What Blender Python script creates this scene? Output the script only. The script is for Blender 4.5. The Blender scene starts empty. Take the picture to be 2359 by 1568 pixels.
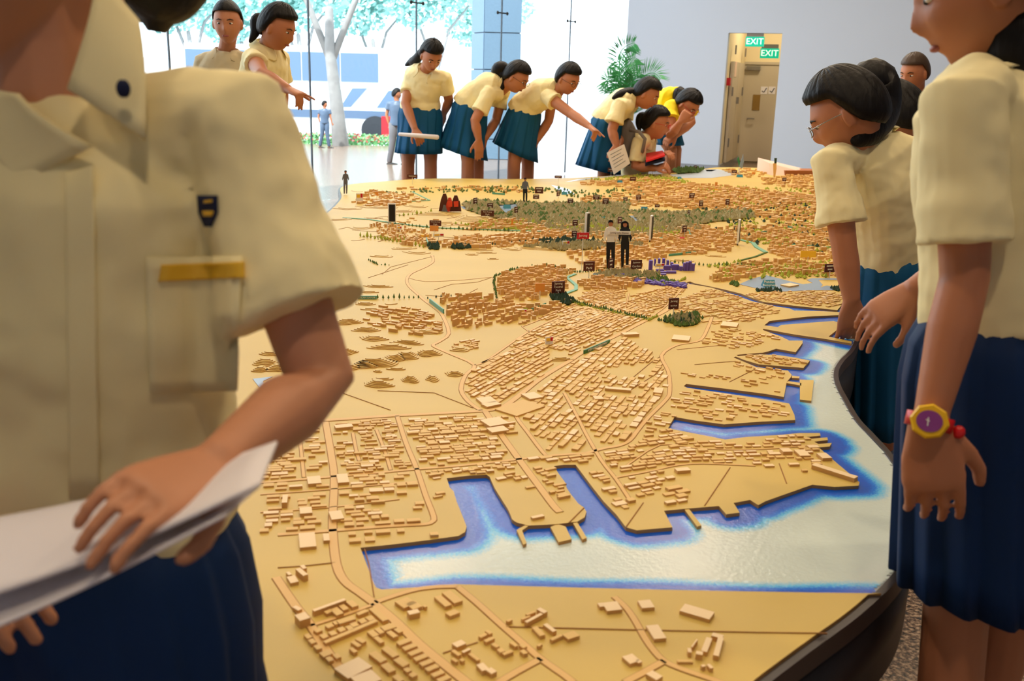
import bpy, bmesh, math, random
import numpy as np
from mathutils import Vector, Matrix
from mathutils.bvhtree import BVHTree
from mathutils.geometry import tessellate_polygon
random.seed(7); rng = np.random.RandomState(7)
SC = bpy.context.scene
COL = SC.collection
PI = math.pi

# ------------------------------------------------------------------ camera
FPX = 2245.0; CX, CY = 1179.5, 784.0; CAMH = 1.25
_u = Vector((220, 8400, 2245)).normalized()             # world up in camera axes
_f = Vector((0, 0, -1)); _f = (_f - _u * _f.dot(_u)).normalized()   # world +Y in camera axes
_r = _f.cross(_u)                                       # world +X in camera axes
RC = Matrix((_r, _f, _u))                               # camera vector -> world vector
CAM = Vector((0, 0, CAMH))
cam = bpy.data.objects.new('camera', bpy.data.cameras.new('camera')); COL.objects.link(cam)
cam.matrix_world = Matrix.Translation(CAM) @ RC.to_4x4()
cam.data.sensor_width = 36.0; cam.data.sensor_fit = 'HORIZONTAL'
cam.data.lens = FPX / 2359.0 * 36.0
cam.data.clip_start = 0.05; cam.data.clip_end = 200
cam.data.dof.use_dof = True; cam.data.dof.focus_distance = 3.2; cam.data.dof.aperture_fstop = 7.0
SC.camera = cam

def ray(px, py):
    return (RC @ Vector((px - CX, CY - py, -FPX))).normalized()
def PZ(px, py, z):
    d = ray(px, py); t = (z - CAMH) / d.z
    return CAM + d * t
def PD(px, py, D):
    d = ray(px, py); return CAM + d * (D / d.y)
def mpp(p):                                             # metres per photo pixel at a world point
    return abs((RC.transposed() @ (p - CAM)).z) / FPX

# ------------------------------------------------------------------ world, lights, exposure
w = bpy.data.worlds.new('World'); SC.world = w; w.use_nodes = True
bg = w.node_tree.nodes['Background']; bg.inputs[0].default_value = (0.86, 0.94, 1.0, 1); bg.inputs[1].default_value = 4.2
SC.view_settings.view_transform = 'Standard'; SC.view_settings.look = 'None'
SC.view_settings.exposure = -0.16; SC.view_settings.gamma = 1.0; SC.view_settings.use_curve_mapping = False
SC.cycles.max_bounces = 7; SC.cycles.diffuse_bounces = 4; SC.cycles.glossy_bounces = 3
SC.cycles.transparent_max_bounces = 12; SC.cycles.caustics_reflective = False; SC.cycles.caustics_refractive = False
SC.cycles.sample_clamp_indirect = 6.0
SC.cycles.use_denoising = True
def area(name, loc, size, power, color, rot=(0, 0, 0), sy=None):
    l = bpy.data.lights.new(name, 'AREA'); l.energy = power; l.color = color
    l.shape = 'RECTANGLE' if sy else 'DISK'; l.size = size
    if sy: l.size_y = sy
    o = bpy.data.objects.new(name, l); COL.objects.link(o); o.location = loc; o.rotation_euler = rot; return o
CEIL = 4.6
WARM = (1.0, 0.78, 0.52)
LAMPS = [(-1.2, 1.2), (0.75, 2.9), (-1.3, 3.4), (2.2, 4.6), (0.2, 5.2), (-1.8, 6.6), (3.6, 7.0), (1.85, 9.4), (-0.9, 8.5), (3.3, 9.8), (2.6, 1.6), (0.3, -0.6)]
for i, (x, y) in enumerate(LAMPS):
    area('ceiling_lamp_light', (x, y, CEIL - 0.05), 0.30, 80 if 8 < y else (38 if y < 2 else 26), WARM)
area('ceiling_panel_light', (0.8, 9.5, CEIL - 0.06), 3.0, 70, (1, 0.95, 0.9), sy=1.0)
sun = bpy.data.lights.new('sun', 'SUN'); sun.energy = 7.0; sun.angle = 0.02; sun.color = (1, 0.97, 0.9)
so = bpy.data.objects.new('sun', sun); COL.objects.link(so); so.rotation_euler = (math.radians(38), 0, math.radians(-20))

# ------------------------------------------------------------------ materials
def srgb(r, g, b):
    f = lambda c: (c / 255 / 12.92) if c / 255 <= 0.04045 else ((c / 255 + 0.055) / 1.055) ** 2.4
    return (f(r), f(g), f(b), 1)
def mat(name, col, rough=0.6, spec=0.4, metal=0.0, noise=None, bump=None, emit=None, stretch=None):
    m = bpy.data.materials.new(name); m.use_nodes = True; nt = m.node_tree; b = nt.nodes['Principled BSDF']
    b.inputs['Base Color'].default_value = col; b.inputs['Roughness'].default_value = rough
    b.inputs['Specular IOR Level'].default_value = spec; b.inputs['Metallic'].default_value = metal
    tc = nt.nodes.new('ShaderNodeTexCoord'); co = tc.outputs['Object']
    if stretch:
        mp = nt.nodes.new('ShaderNodeMapping'); mp.inputs['Scale'].default_value = stretch
        nt.links.new(co, mp.inputs[0]); co = mp.outputs[0]
    if noise:                                           # (scale, amount)
        n = nt.nodes.new('ShaderNodeTexNoise'); n.inputs['Scale'].default_value = noise[0]; n.inputs['Detail'].default_value = 4
        nt.links.new(co, n.inputs['Vector'])
        r = nt.nodes.new('ShaderNodeMapRange'); r.inputs[3].default_value = 1 - noise[1]; r.inputs[4].default_value = 1 + noise[1]
        nt.links.new(n.outputs[0], r.inputs[0])
        mx = nt.nodes.new('ShaderNodeMix'); mx.data_type = 'RGBA'; mx.blend_type = 'MULTIPLY'; mx.inputs[0].default_value = 1
        mx.inputs[6].default_value = col; nt.links.new(r.outputs[0], mx.inputs[7]); nt.links.new(mx.outputs[2], b.inputs['Base Color'])
    if bump:                                            # (scale, strength)
        n2 = nt.nodes.new('ShaderNodeTexNoise'); n2.inputs['Scale'].default_value = bump[0]; n2.inputs['Detail'].default_value = 3
        nt.links.new(co, n2.inputs['Vector'])
        bp = nt.nodes.new('ShaderNodeBump'); bp.inputs['Strength'].default_value = bump[1]; bp.inputs['Distance'].default_value = 0.01
        nt.links.new(n2.outputs[0], bp.inputs['Height']); nt.links.new(bp.outputs[0], b.inputs['Normal'])
    if emit:
        b.inputs['Emission Color'].default_value = emit[0]; b.inputs['Emission Strength'].default_value = emit[1]
    return m
M = {}
M['plot'] = mat('plywood_sheet', srgb(207, 176, 90), 0.5, 0.35, noise=(1.6, 0.10), stretch=(1, 3, 1))
M['edge'] = mat('laser_cut_edge', srgb(190, 142, 82), 0.7)
M['groove'] = mat('burnt_groove', srgb(150, 98, 46), 0.8)
M['road'] = mat('road_board', srgb(222, 180, 112), 0.55, 0.3)
M['bld'] = mat('building_wood', srgb(222, 184, 112), 0.55, 0.3)
M['bld2'] = mat('building_wood_pale', srgb(240, 212, 168), 0.55, 0.3)
M['bldo'] = mat('building_wood_orange', srgb(230, 184, 116), 0.6, 0.3)
M['bside'] = mat('building_side', srgb(214, 168, 104), 0.7)
M['purple'] = mat('purple_block', srgb(96, 72, 168), 0.5)
M['forest'] = mat('forest_foliage', srgb(158, 146, 104), 0.9, noise=(30, 0.4))
M['green'] = mat('model_tree_green', srgb(84, 110, 52), 0.9, noise=(30, 0.3))
M['lime'] = mat('model_tree_lime', srgb(168, 176, 60), 0.9)
M['dkgreen'] = mat('model_tree_dark', srgb(48, 70, 56), 0.9)
M['resv'] = mat('reservoir_paint', srgb(140, 160, 184), 0.25, 0.5)
M['brown'] = mat('sign_brown', srgb(84, 34, 28), 0.4)
M['teal'] = mat('label_teal', srgb(90, 160, 140), 0.4)
M['dteal'] = mat('tent_teal', srgb(40, 130, 150), 0.4)
M['lgreen'] = mat('label_green', srgb(60, 130, 80), 0.4)
M['orange'] = mat('sign_orange', srgb(228, 150, 66), 0.4)
M['yellow'] = mat('sign_yellow', srgb(240, 190, 50), 0.4)
M['red'] = mat('sign_red', srgb(200, 30, 40), 0.4)
M['white'] = mat('white_card', srgb(235, 232, 228), 0.5)
M['text'] = mat('white_lettering', srgb(240, 236, 225), 0.5)
M['black'] = mat('matt_black', srgb(20, 20, 24), 0.45)
M['rim'] = mat('rim_black', srgb(48, 40, 42), 0.4, 0.4)
M['apron'] = mat('apron_charcoal', srgb(30, 28, 33), 0.45, 0.35)
M['acr'] = mat('clear_stick', srgb(220, 215, 205), 0.3)
M['wall'] = mat('painted_wall', srgb(204, 216, 234), 0.7, 0.2)
M['inwall'] = mat('cream_wall', srgb(236, 222, 186), 0.7, 0.2)
M['door'] = mat('grey_door', srgb(196, 184, 164), 0.5)
M['metal'] = mat('brushed_metal', srgb(150, 145, 140), 0.35, metal=0.8)
M['brass'] = mat('brass_plate', srgb(150, 118, 60), 0.4, metal=0.3)
M['ceil'] = mat('ceiling_paint', srgb(210, 205, 196), 0.8)
M['skin'] = mat('skin', srgb(182, 118, 84), 0.5, 0.4, noise=(14, 0.06))
M['skin2'] = mat('skin_light', srgb(198, 138, 104), 0.5, 0.4, noise=(14, 0.06))
M['lip'] = mat('lip', srgb(150, 78, 70), 0.45)
M['eyew'] = mat('eye_white', srgb(225, 220, 214), 0.3)
M['hair'] = mat('hair_black', srgb(14, 11, 13), 0.5, 0.22, bump=(70, 0.35), stretch=(1, 1, 0.12))
M['hairb'] = mat('hair_brown', srgb(70, 52, 40), 0.5)
M['shirt'] = mat('cream_cotton', srgb(243, 230, 180), 0.8, 0.2, bump=(6, 0.3))
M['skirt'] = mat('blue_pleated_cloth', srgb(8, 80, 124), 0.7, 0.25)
M['skirt_dark'] = mat('blue_pleated_cloth_shaded', srgb(4, 40, 84), 0.7, 0.25)  # blue skirt cloth again, with the foreground's dimmer light put into the colour
M['waistb'] = mat('waistband_navy', srgb(10, 44, 76), 0.7)
M['navy'] = mat('navy_cloth', srgb(16, 28, 66), 0.8)
M['greysh'] = mat('grey_shirt', srgb(196, 180, 146), 0.8)
M['yshirt'] = mat('yellow_tshirt', srgb(246, 222, 30), 0.75)
M['shoe'] = mat('white_shoe', srgb(232, 232, 234), 0.5)
M['paper'] = mat('paper_white', srgb(232, 228, 236), 0.6, 0.2)
M['wyel'] = mat('watch_yellow', srgb(240, 190, 20), 0.3)
M['wred'] = mat('watch_red', srgb(200, 20, 24), 0.35)
M['wdial'] = mat('watch_dial', srgb(140, 60, 140), 0.2)
M['maroon'] = mat('maroon_cloth', srgb(130, 40, 80), 0.8)
M['bagg'] = mat('grey_bag', srgb(120, 112, 108), 0.8)
M['leaf'] = mat('palm_leaf', srgb(60, 150, 90), 0.5)
M['foliage'] = mat('tree_foliage', srgb(178, 226, 220), 0.8)
M['hedge'] = mat('hedge_leaf', srgb(120, 180, 120), 0.8)
M['flower'] = mat('flower_red', srgb(220, 120, 110), 0.8)
M['bark'] = mat('tree_bark', srgb(150, 150, 150), 0.9, noise=(8, 0.3))
M['busw'] = mat('bus_white', srgb(235, 238, 242), 0.3)
M['busg'] = mat('bus_glass', srgb(92, 116, 144), 0.1, 0.4)
M['busd'] = mat('bus_band', srgb(84, 104, 130), 0.4)
M['tyre'] = mat('tyre', srgb(40, 44, 50), 0.8)
M['gran'] = mat('column_granite', srgb(104, 134, 160), 0.4, noise=(40, 0.15))
M['pave'] = mat('pavement', srgb(225, 225, 225), 0.8)
M['asph'] = mat('asphalt', srgb(150, 152, 158), 0.9)
M['pot'] = mat('pot_grey', srgb(110, 110, 116), 0.5)
M['silic'] = mat('dark_seal', srgb(70, 84, 100), 0.4)
M['boxw'] = mat('model_brown_wall', srgb(168, 104, 60), 0.6)
M['pink'] = mat('pink_roof', srgb(238, 208, 190), 0.6)
M['orgsuit'] = mat('orange_print', srgb(220, 70, 40), 0.5)
M['tealrib'] = mat('teal_ribbon', srgb(110, 170, 140), 0.5)

def speckle():
    m = bpy.data.materials.new('speckled_granite_floor'); m.use_nodes = True; nt = m.node_tree; b = nt.nodes['Principled BSDF']
    tc = nt.nodes.new('ShaderNodeTexCoord'); n = nt.nodes.new('ShaderNodeTexNoise'); n.inputs['Scale'].default_value = 95; n.inputs['Detail'].default_value = 3
    nt.links.new(tc.outputs['Object'], n.inputs['Vector'])
    cr = nt.nodes.new('ShaderNodeValToRGB'); e = cr.color_ramp.elements
    e[0].position = 0.38; e[0].color = srgb(46, 40, 40); e[1].position = 0.66; e[1].color = srgb(206, 180, 156)
    k = cr.color_ramp.elements.new(0.5); k.color = srgb(128, 106, 92)
    nt.links.new(n.outputs[0], cr.inputs[0]); nt.links.new(cr.outputs[0], b.inputs['Base Color'])
    b.inputs['Roughness'].default_value = 0.22; b.inputs['Specular IOR Level'].default_value = 0.6
    return m
M['floor'] = speckle()
M['skirting'] = mat('granite_skirting', srgb(150, 156, 168), 0.3, noise=(160, 0.35))
def seam():
    m = bpy.data.materials.new('painted_sea'); m.use_nodes = True; nt = m.node_tree; b = nt.nodes['Principled BSDF']
    at = nt.nodes.new('ShaderNodeVertexColor'); at.layer_name = 'coast'
    tc = nt.nodes.new('ShaderNodeTexCoord')
    n = nt.nodes.new('ShaderNodeTexNoise'); n.inputs['Scale'].default_value = 260; n.inputs['Detail'].default_value = 2; nt.links.new(tc.outputs['Object'], n.inputs['Vector'])
    mr = nt.nodes.new('ShaderNodeMapRange'); mr.inputs[3].default_value = -0.16; mr.inputs[4].default_value = 0.16; nt.links.new(n.outputs[0], mr.inputs[0])
    ad = nt.nodes.new('ShaderNodeMath'); ad.operation = 'ADD'; nt.links.new(at.outputs[0], ad.inputs[0]); nt.links.new(mr.outputs[0], ad.inputs[1])
    cr = nt.nodes.new('ShaderNodeValToRGB'); e = cr.color_ramp.elements
    e[0].position = 0.36; e[0].color = srgb(0, 86, 206); e[1].position = 0.95; e[1].color = srgb(202, 214, 208)
    k = cr.color_ramp.elements.new(0.52); k.color = srgb(0, 118, 232)
    k = cr.color_ramp.elements.new(0.66); k.color = srgb(90, 186, 238)
    nt.links.new(ad.outputs[0], cr.inputs[0]); nt.links.new(cr.outputs[0], b.inputs['Base Color'])
    b.inputs['Roughness'].default_value = 0.24; b.inputs['Specular IOR Level'].default_value = 0.36
    n2 = nt.nodes.new('ShaderNodeTexNoise'); n2.inputs['Scale'].default_value = 130; n2.inputs['Detail'].default_value = 3; nt.links.new(tc.outputs['Object'], n2.inputs['Vector'])
    bp = nt.nodes.new('ShaderNodeBump'); bp.inputs['Strength'].default_value = 0.25; bp.inputs['Distance'].default_value = 0.004
    nt.links.new(n2.outputs[0], bp.inputs['Height']); nt.links.new(bp.outputs[0], b.inputs['Normal'])
    return m
M['sea'] = seam()
M['farsea'] = mat('far_sea_paint', srgb(196, 204, 212), 0.3, 0.5)
def glassm():
    m = bpy.data.materials.new('clear_glass'); m.use_nodes = True; nt = m.node_tree; nt.nodes.remove(nt.nodes['Principled BSDF'])
    o = nt.nodes['Material Output']; t = nt.nodes.new('ShaderNodeBsdfTransparent'); t.inputs[0].default_value = (0.96, 0.99, 1, 1)
    g = nt.nodes.new('ShaderNodeBsdfGlossy'); g.inputs['Roughness'].default_value = 0.02
    lw = nt.nodes.new('ShaderNodeLayerWeight'); pw = nt.nodes.new('ShaderNodeMath'); pw.operation = 'POWER'; pw.inputs[1].default_value = 5
    nt.links.new(lw.outputs['Facing'], pw.inputs[0])
    f = nt.nodes.new('ShaderNodeMath'); f.operation = 'MULTIPLY_ADD'; f.inputs[1].default_value = 0.8; f.inputs[2].default_value = 0.03; nt.links.new(pw.outputs[0], f.inputs[0])
    mx = nt.nodes.new('ShaderNodeMixShader'); nt.links.new(f.outputs[0], mx.inputs[0]); nt.links.new(t.outputs[0], mx.inputs[1]); nt.links.new(g.outputs[0], mx.inputs[2]); nt.links.new(mx.outputs[0], o.inputs[0])
    return m
M['glass'] = glassm()
def checkm():
    m = bpy.data.materials.new('checked_shirt'); m.use_nodes = True; nt = m.node_tree; b = nt.nodes['Principled BSDF']
    tc = nt.nodes.new('ShaderNodeTexCoord'); sp = nt.nodes.new('ShaderNodeSeparateXYZ'); nt.links.new(tc.outputs['Object'], sp.inputs[0])
    outs = []
    for ax in (0, 2):
        mu = nt.nodes.new('ShaderNodeMath'); mu.operation = 'MULTIPLY'; mu.inputs[1].default_value = 2 * PI / 0.024; nt.links.new(sp.outputs[ax], mu.inputs[0])
        s = nt.nodes.new('ShaderNodeMath'); s.operation = 'SINE'; nt.links.new(mu.outputs[0], s.inputs[0])
        g = nt.nodes.new('ShaderNodeMath'); g.operation = 'GREATER_THAN'; g.inputs[1].default_value = 0.3; nt.links.new(s.outputs[0], g.inputs[0]); outs.append(g)
    mx = nt.nodes.new('ShaderNodeMath'); mx.operation = 'ADD'; nt.links.new(outs[0].outputs[0], mx.inputs[0]); nt.links.new(outs[1].outputs[0], mx.inputs[1])
    cr = nt.nodes.new('ShaderNodeValToRGB'); cr.color_ramp.interpolation = 'CONSTANT'; e = cr.color_ramp.elements
    e[0].color = srgb(225, 220, 235); e[1].position = 0.4; e[1].color = srgb(110, 100, 150)
    dv = nt.nodes.new('ShaderNodeMath'); dv.operation = 'MULTIPLY'; dv.inputs[1].default_value = 0.5; nt.links.new(mx.outputs[0], dv.inputs[0])
    nt.links.new(dv.outputs[0], cr.inputs[0]); nt.links.new(cr.outputs[0], b.inputs['Base Color']); b.inputs['Roughness'].default_value = 0.8
    return m
M['check'] = checkm()

# ------------------------------------------------------------------ helpers
class MB:
    def __init__(s): s.v = []; s.f = []; s.m = []
    def add(s, vs, fs, mi=0):
        b = len(s.v); s.v += [tuple(v) for v in vs]; s.f += [tuple(b + i for i in f) for f in fs]; s.m += [mi] * len(fs)
    def boxpts(s, base, up, mi=0, mside=None):          # base: 4 points ccw, up vector
        b = [Vector(p) for p in base]; t = [p + up for p in b]
        n = len(b)
        s.add(b + t, [tuple(range(n, 2 * n))], mi)
        k = len(s.v) - 2 * n
        for i in range(n):
            j = (i + 1) % n; s.f.append((k + i, k + j, k + n + j, k + n + i)); s.m.append(mi if mside is None else mside)
        s.f.append(tuple(k + i for i in reversed(range(n)))); s.m.append(mi)
    def box(s, c, u, v, h, mi=0, mside=None):           # centre base c, half vectors u v, height vector h
        s.boxpts([c - u - v, c + u - v, c + u + v, c - u + v], h, mi, mside)
    def cbox(s, x0, x1, y0, y1, z0, z1, mi=0):
        s.boxpts([(x0, y0, z0), (x1, y0, z0), (x1, y1, z0), (x0, y1, z0)], Vector((0, 0, z1 - z0)), mi)
    def loft(s, rings, cap=True, mi=0):
        n = len(rings[0]); b = len(s.v)
        for r in rings: s.v += [tuple(p) for p in r]
        for k in range(len(rings) - 1):
            for i in range(n):
                j = (i + 1) % n
                s.f.append((b + k * n + i, b + k * n + j, b + (k + 1) * n + j, b + (k + 1) * n + i)); s.m.append(mi)
        if cap:
            s.f.append(tuple(b + i for i in reversed(range(n)))); s.m.append(mi)
            e = b + (len(rings) - 1) * n; s.f.append(tuple(e + i for i in range(n))); s.m.append(mi)
    def tube(s, pts, rad, n=10, mi=0, flat=False):
        pts = [Vector(p) for p in pts]
        if not hasattr(rad, '__len__'): rad = [rad] * len(pts)
        rings = []; prev = None
        for i, p in enumerate(pts):
            t = (pts[min(i + 1, len(pts) - 1)] - pts[max(i - 1, 0)]).normalized()
            if prev is None:
                a = t.cross(Vector((0, 0, 1)));
                if a.length < 0.1: a = t.cross(Vector((1, 0, 0)))
                a.normalize()
            else: a = (prev - t * prev.dot(t)).normalized()
            b_ = t.cross(a); prev = a
            rings.append([p + (a * math.cos(2 * PI * k / n) + b_ * math.sin(2 * PI * k / n)) * rad[i] for k in range(n)])
        # rounded ends
        def end(ring, p, t, r):
            return [p + t * r * 0.6 + (q - p) * 0.55 for q in ring]
        t0 = (pts[0] - pts[1]).normalized(); t1 = (pts[-1] - pts[-2]).normalized()
        rings = [end(rings[0], pts[0], t0, rad[0])] + rings + ([] if flat else [end(rings[-1], pts[-1], t1, rad[-1])])
        s.loft(rings, True, mi)
    def ell(s, c, ax, n=14, m=9, mi=0):                 # ax: three half axis vectors
        rings = []
        for k in range(1, m):
            th = PI * k / m
            rings.append([c + ax[2] * math.cos(th) + (ax[0] * math.cos(2 * PI * i / n) + ax[1] * math.sin(2 * PI * i / n)) * math.sin(th) for i in range(n)])
        s.loft(rings, True, mi)
    def build(s, name, mats, parent=None, smooth=False):
        me = bpy.data.meshes.new(name); me.from_pydata(s.v, [], s.f); 
        for m in (mats if isinstance(mats, (list, tuple)) else [mats]): me.materials.append(m)
        if len(me.materials) > 1: me.polygons.foreach_set('material_index', s.m)
        if smooth: me.polygons.foreach_set('use_smooth', [True] * len(me.polygons))
        me.update()
        o = bpy.data.objects.new(name, me); COL.objects.link(o)
        if parent:
            o.parent = parent; o.matrix_parent_inverse = Matrix.Translation(-parent.location)
        return o
def empty(name, loc, label, cat, group=None):
    o = bpy.data.objects.new(name, None); COL.objects.link(o); o.location = loc; o.empty_display_size = 0.05
    o['label'] = label; o['category'] = cat
    if group: o['group'] = group
    return o
def tag(o, label, cat, group=None, kind=None):
    o['label'] = label; o['category'] = cat
    if group: o['group'] = group
    if kind: o['kind'] = kind
    return o
def struct(o, label=None, cat=None):
    o['kind'] = 'structure'
    if label: o['label'] = label
    if cat: o['category'] = cat
    return o
def poly_prism(mb, pts, z0, z1, mtop=0, mside=1):       # pts: list of (x,y)
    tris = tessellate_polygon([[Vector((p[0], p[1], 0)) for p in pts]])
    n = len(pts); ar = sum(pts[i][0] * pts[(i + 1) % n][1] - pts[(i + 1) % n][0] * pts[i][1] for i in range(n))
    if ar < 0:
        pts = pts[::-1]; tris = tessellate_polygon([[Vector((p[0], p[1], 0)) for p in pts]])
    b = len(mb.v); mb.v += [(p[0], p[1], z1) for p in pts] + [(p[0], p[1], z0) for p in pts]
    for t in tris:
        a, c, d = [Vector((pts[i][0], pts[i][1], 0)) for i in t]
        t = t if (c - a).cross(d - a).z > 0 else t[::-1]
        mb.f.append(tuple(b + i for i in t)); mb.m.append(mtop)
    for i in range(n):
        j = (i + 1) % n; mb.f.append((b + n + i, b + n + j, b + j, b + i)); mb.m.append(mside)
def inpoly(x, y, P):
    x = np.asarray(x); y = np.asarray(y); r = np.zeros(x.shape, bool); n = len(P)
    for i in range(n):
        x0, y0 = P[i]; x1, y1 = P[(i + 1) % n]
        if y0 == y1: continue
        c = ((y0 > y) != (y1 > y)) & (x < (x1 - x0) * (y - y0) / (y1 - y0) + x0); r ^= c
    return r
def segdist(x, y, P, closed=True):
    d = np.full(x.shape, 9.9); n = len(P)
    for i in range(n if closed else n - 1):
        x0, y0 = P[i]; x1, y1 = P[(i + 1) % n]; dx, dy = x1 - x0, y1 - y0; L = dx * dx + dy * dy + 1e-12
        t = np.clip(((x - x0) * dx + (y - y0) * dy) / L, 0, 1)
        d = np.minimum(d, np.hypot(x - x0 - t * dx, y - y0 - t * dy))
    return d
def catmull(P, k=6, closed=False):
    P = [Vector(p) for p in P]; n = len(P); out = []
    rg = range(n if closed else n - 1)
    for i in rg:
        p0, p1, p2, p3 = (P[(i - 1) % n], P[i], P[(i + 1) % n], P[(i + 2) % n]) if closed else (P[max(i - 1, 0)], P[i], P[i + 1], P[min(i + 2, n - 1)])
        for j in range(k):
            t = j / k
            out.append(0.5 * ((2 * p1) + (p2 - p0) * t + (2 * p0 - 5 * p1 + 4 * p2 - p3) * t * t + (3 * p1 - p0 - 3 * p2 + p3) * t ** 3))
    if not closed: out.append(P[-1])
    return out
# ------------------------------------------------------------------ room shell
CORN = Vector((1.58, 15.1, 0)); WU = Vector((0.944, -0.33, 0)).normalized(); WN = Vector((-WU.y * -1, 0, 0))
WN = Vector((-0.33, -0.944, 0)).normalized()            # right wall: along WU, room side normal WN
GU = Vector((-0.565, -0.825, 0)).normalized(); GN = Vector((0.825, -0.565, 0)).normalized()   # glass wall
Z = Vector((0, 0, 1))
def wallp(px, py):                                      # photo ray meets the right wall: (u, z)
    d = ray(px, py); t = (CORN - CAM).dot(WN) / d.dot(WN); p = CAM + d * t
    return (p - CORN).dot(WU), p.z
def wbox(mb, O, U, N, u0, u1, n0, n1, z0, z1, mi=0):
    mb.boxpts([O + U * u0 + N * n0 + Z * z0, O + U * u1 + N * n0 + Z * z0, O + U * u1 + N * n1 + Z * z0, O + U * u0 + N * n1 + Z * z0], Z * (z1 - z0), mi)
fl = MB(); fl.cbox(-9, 14, -6, 18.5, -0.12, 0.0); struct(fl.build('floor', M['floor']))
OPL = (wallp(1677, 75)[0] + wallp(1655, 385)[0]) / 2; OPR = (wallp(1800, 77)[0] + wallp(1776, 385)[0]) / 2; OPT = wallp(1738, 76)[1]
LW = 13.0
mb = MB()
wbox(mb, CORN, WU, WN, 0, OPL, -0.15, 0, 0, CEIL); wbox(mb, CORN, WU, WN, OPR, LW, -0.15, 0, 0, CEIL); wbox(mb, CORN, WU, WN, OPL, OPR, -0.15, 0, OPT, CEIL)
struct(mb.build('wall_right', M['wall']))
mb = MB(); wbox(mb, CORN, WU, WN, 0.02, OPL, 0.0, 0.015, 0, 0.11); wbox(mb, CORN, WU, WN, OPR, LW, 0.0, 0.015, 0, 0.11)
struct(mb.build('baseboard_right', M['skirting']))
# recess behind the opening
RD = 2.3
mb = MB()
wbox(mb, CORN, WU, WN, OPL - 0.1, OPL, -RD, -0.15, 0, 3.0); wbox(mb, CORN, WU, WN, OPR + 1.2, OPR + 1.3, -RD, -0.15, 0, 3.0)
wbox(mb, CORN, WU, WN, OPL - 0.1, OPR + 1.3, -RD - 0.1, -RD, 0, 3.0); wbox(mb, CORN, WU, WN, OPL - 0.1, OPR + 1.3, -RD, -0.15, 2.75, 2.85)
struct(mb.build('wall_recess', M['inwall']))
mb = MB(); wbox(mb, CORN, WU, WN, OPL, OPL + 0.012, -RD, -0.16, 0, 0.11); struct(mb.build('baseboard_recess', M['skirting']))
lp = CORN + WU * ((OPL + OPR) / 2 + 0.3) + WN * -1.2
area('recess_lamp_light', (lp.x, lp.y, 2.7), 0.4, 26, (1, 0.82, 0.55))
def rp(px, py):                                         # (u, z) on the recess back wall
    d = ray(px, py); O = CORN - WN * RD; t = (O - CAM).dot(WN) / d.dot(WN); p = CAM + d * t
    return (p - O).dot(WU), p.z
B0 = CORN - WN * RD
d = empty('door_1', B0 + WU * 4, 'pale grey service door at the back of the recess', 'door'); d['kind'] = 'structure'
du0, dz1 = rp(1718, 148); du1 = du0 + 0.98; dz0 = 0.05
mb = MB(); wbox(mb, B0, WU, WN, du0, du1, 0.01, 0.05, 0.03, dz1); mb.build('door_leaf', M['door'], d)
mb = MB(); wbox(mb, B0, WU, WN, du0 - 0.05, du0, 0, 0.07, 0, dz1 + 0.04); wbox(mb, B0, WU, WN, du0, du1 + .05, 0, 0.07, dz1, dz1 + 0.04); mb.build('door_frame', M['door'], d)
u_, z_ = rp(1722, 150); mb = MB(); wbox(mb, B0, WU, WN, u_, u_ + 0.22, 0.05, 0.12, dz1 - 0.09, dz1 - 0.03); mb.build('door_closer', M['metal'], d)
u_, z_ = rp(1743, 235); mb = MB(); wbox(mb, B0, WU, WN, u_ - 0.06, u_ + 0.06, 0.05, 0.06, z_ - 0.13, z_ + 0.12); mb.build('kick_plate', M['brass'], d)
for q in (1761, 1779):
    u_, z_ = rp(q, 208); mb = MB(); wbox(mb, B0, WU, WN, u_ - 0.055, u_ + 0.055, 0.05, 0.055, z_ - 0.06, z_ + 0.06); n_ = mb.build('door_notice', M['paper'], d)
    mb = MB(); c_ = B0 + WU * u_ + WN * 0.06 + Z * z_; mb.tube([c_ - WU * 0.03 + Z * -0.01, c_ - Z * 0.03, c_ + WU * 0.035 + Z * 0.035], 0.006, 6); mb.build('tick_mark', M['navy'], n_)
u_, z_ = rp(1719, 272); mb = MB(); c_ = B0 + WU * (u_ + 0.03) + WN * 0.05 + Z * z_; mb.tube([c_, c_ + WN * 0.06, c_ + WN * 0.06 + WU * 0.11], 0.012, 8); mb.build('door_handle', M['metal'], d)
# service cabinet on the left wall of the recess
L0 = CORN + WU * OPL
c = empty('service_cabinet', L0 - WN * 1.0, 'pale grey double-leaf service cabinet on the left wall of the recess', 'cabinet')
for k in range(2):
    y0 = -0.45 - k * 0.68
    mb = MB(); wbox(mb, L0, WN, WU, y0 - 0.66, y0, 0.012, 0.05, 0.12, dz1); lf = mb.build('cabinet_door', M['door'], c)
    for zz in (0.35, 1.1, 1.7):
        mb = MB(); wbox(mb, L0, WN, WU, y0 - (0.62 if k else 0.08), y0 - (0.58 if k else 0.04), 0.05, 0.07, zz, zz + 0.13); mb.build('hinge', M['metal'], lf)
mb = MB(); wbox(mb, L0, WN, WU, -1.13, -1.09, 0.05, 0.09, 0.98, 1.08); mb.build('latch', M['metal'], c)
mb = MB(); wbox(mb, L0, WN, WU, -0.82, -0.6, 0.05, 0.055, 1.38, 1.6); mb.build('notice_plate', M['pink'], c)
mb = MB(); wbox(mb, L0, WN, WU, -0.3, -0.2, 0.0, 0.05, 1.25, 1.36); tag(mb.build('call_point', M['red']), 'small red fire call point on the recess wall', 'alarm')
mb = MB(); cc = L0 - WN * 0.32 + WU * 0.05 + Z * 2.2
mb.loft([[cc + WU * (dx - .05) + (WN * math.cos(a) + Z * math.sin(a)) * r for a in [2 * PI * i / 16 for i in range(16)]] for dx, r in ((0, .075), (.03, .085), (.07, .085), (.1, .05))])
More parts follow.
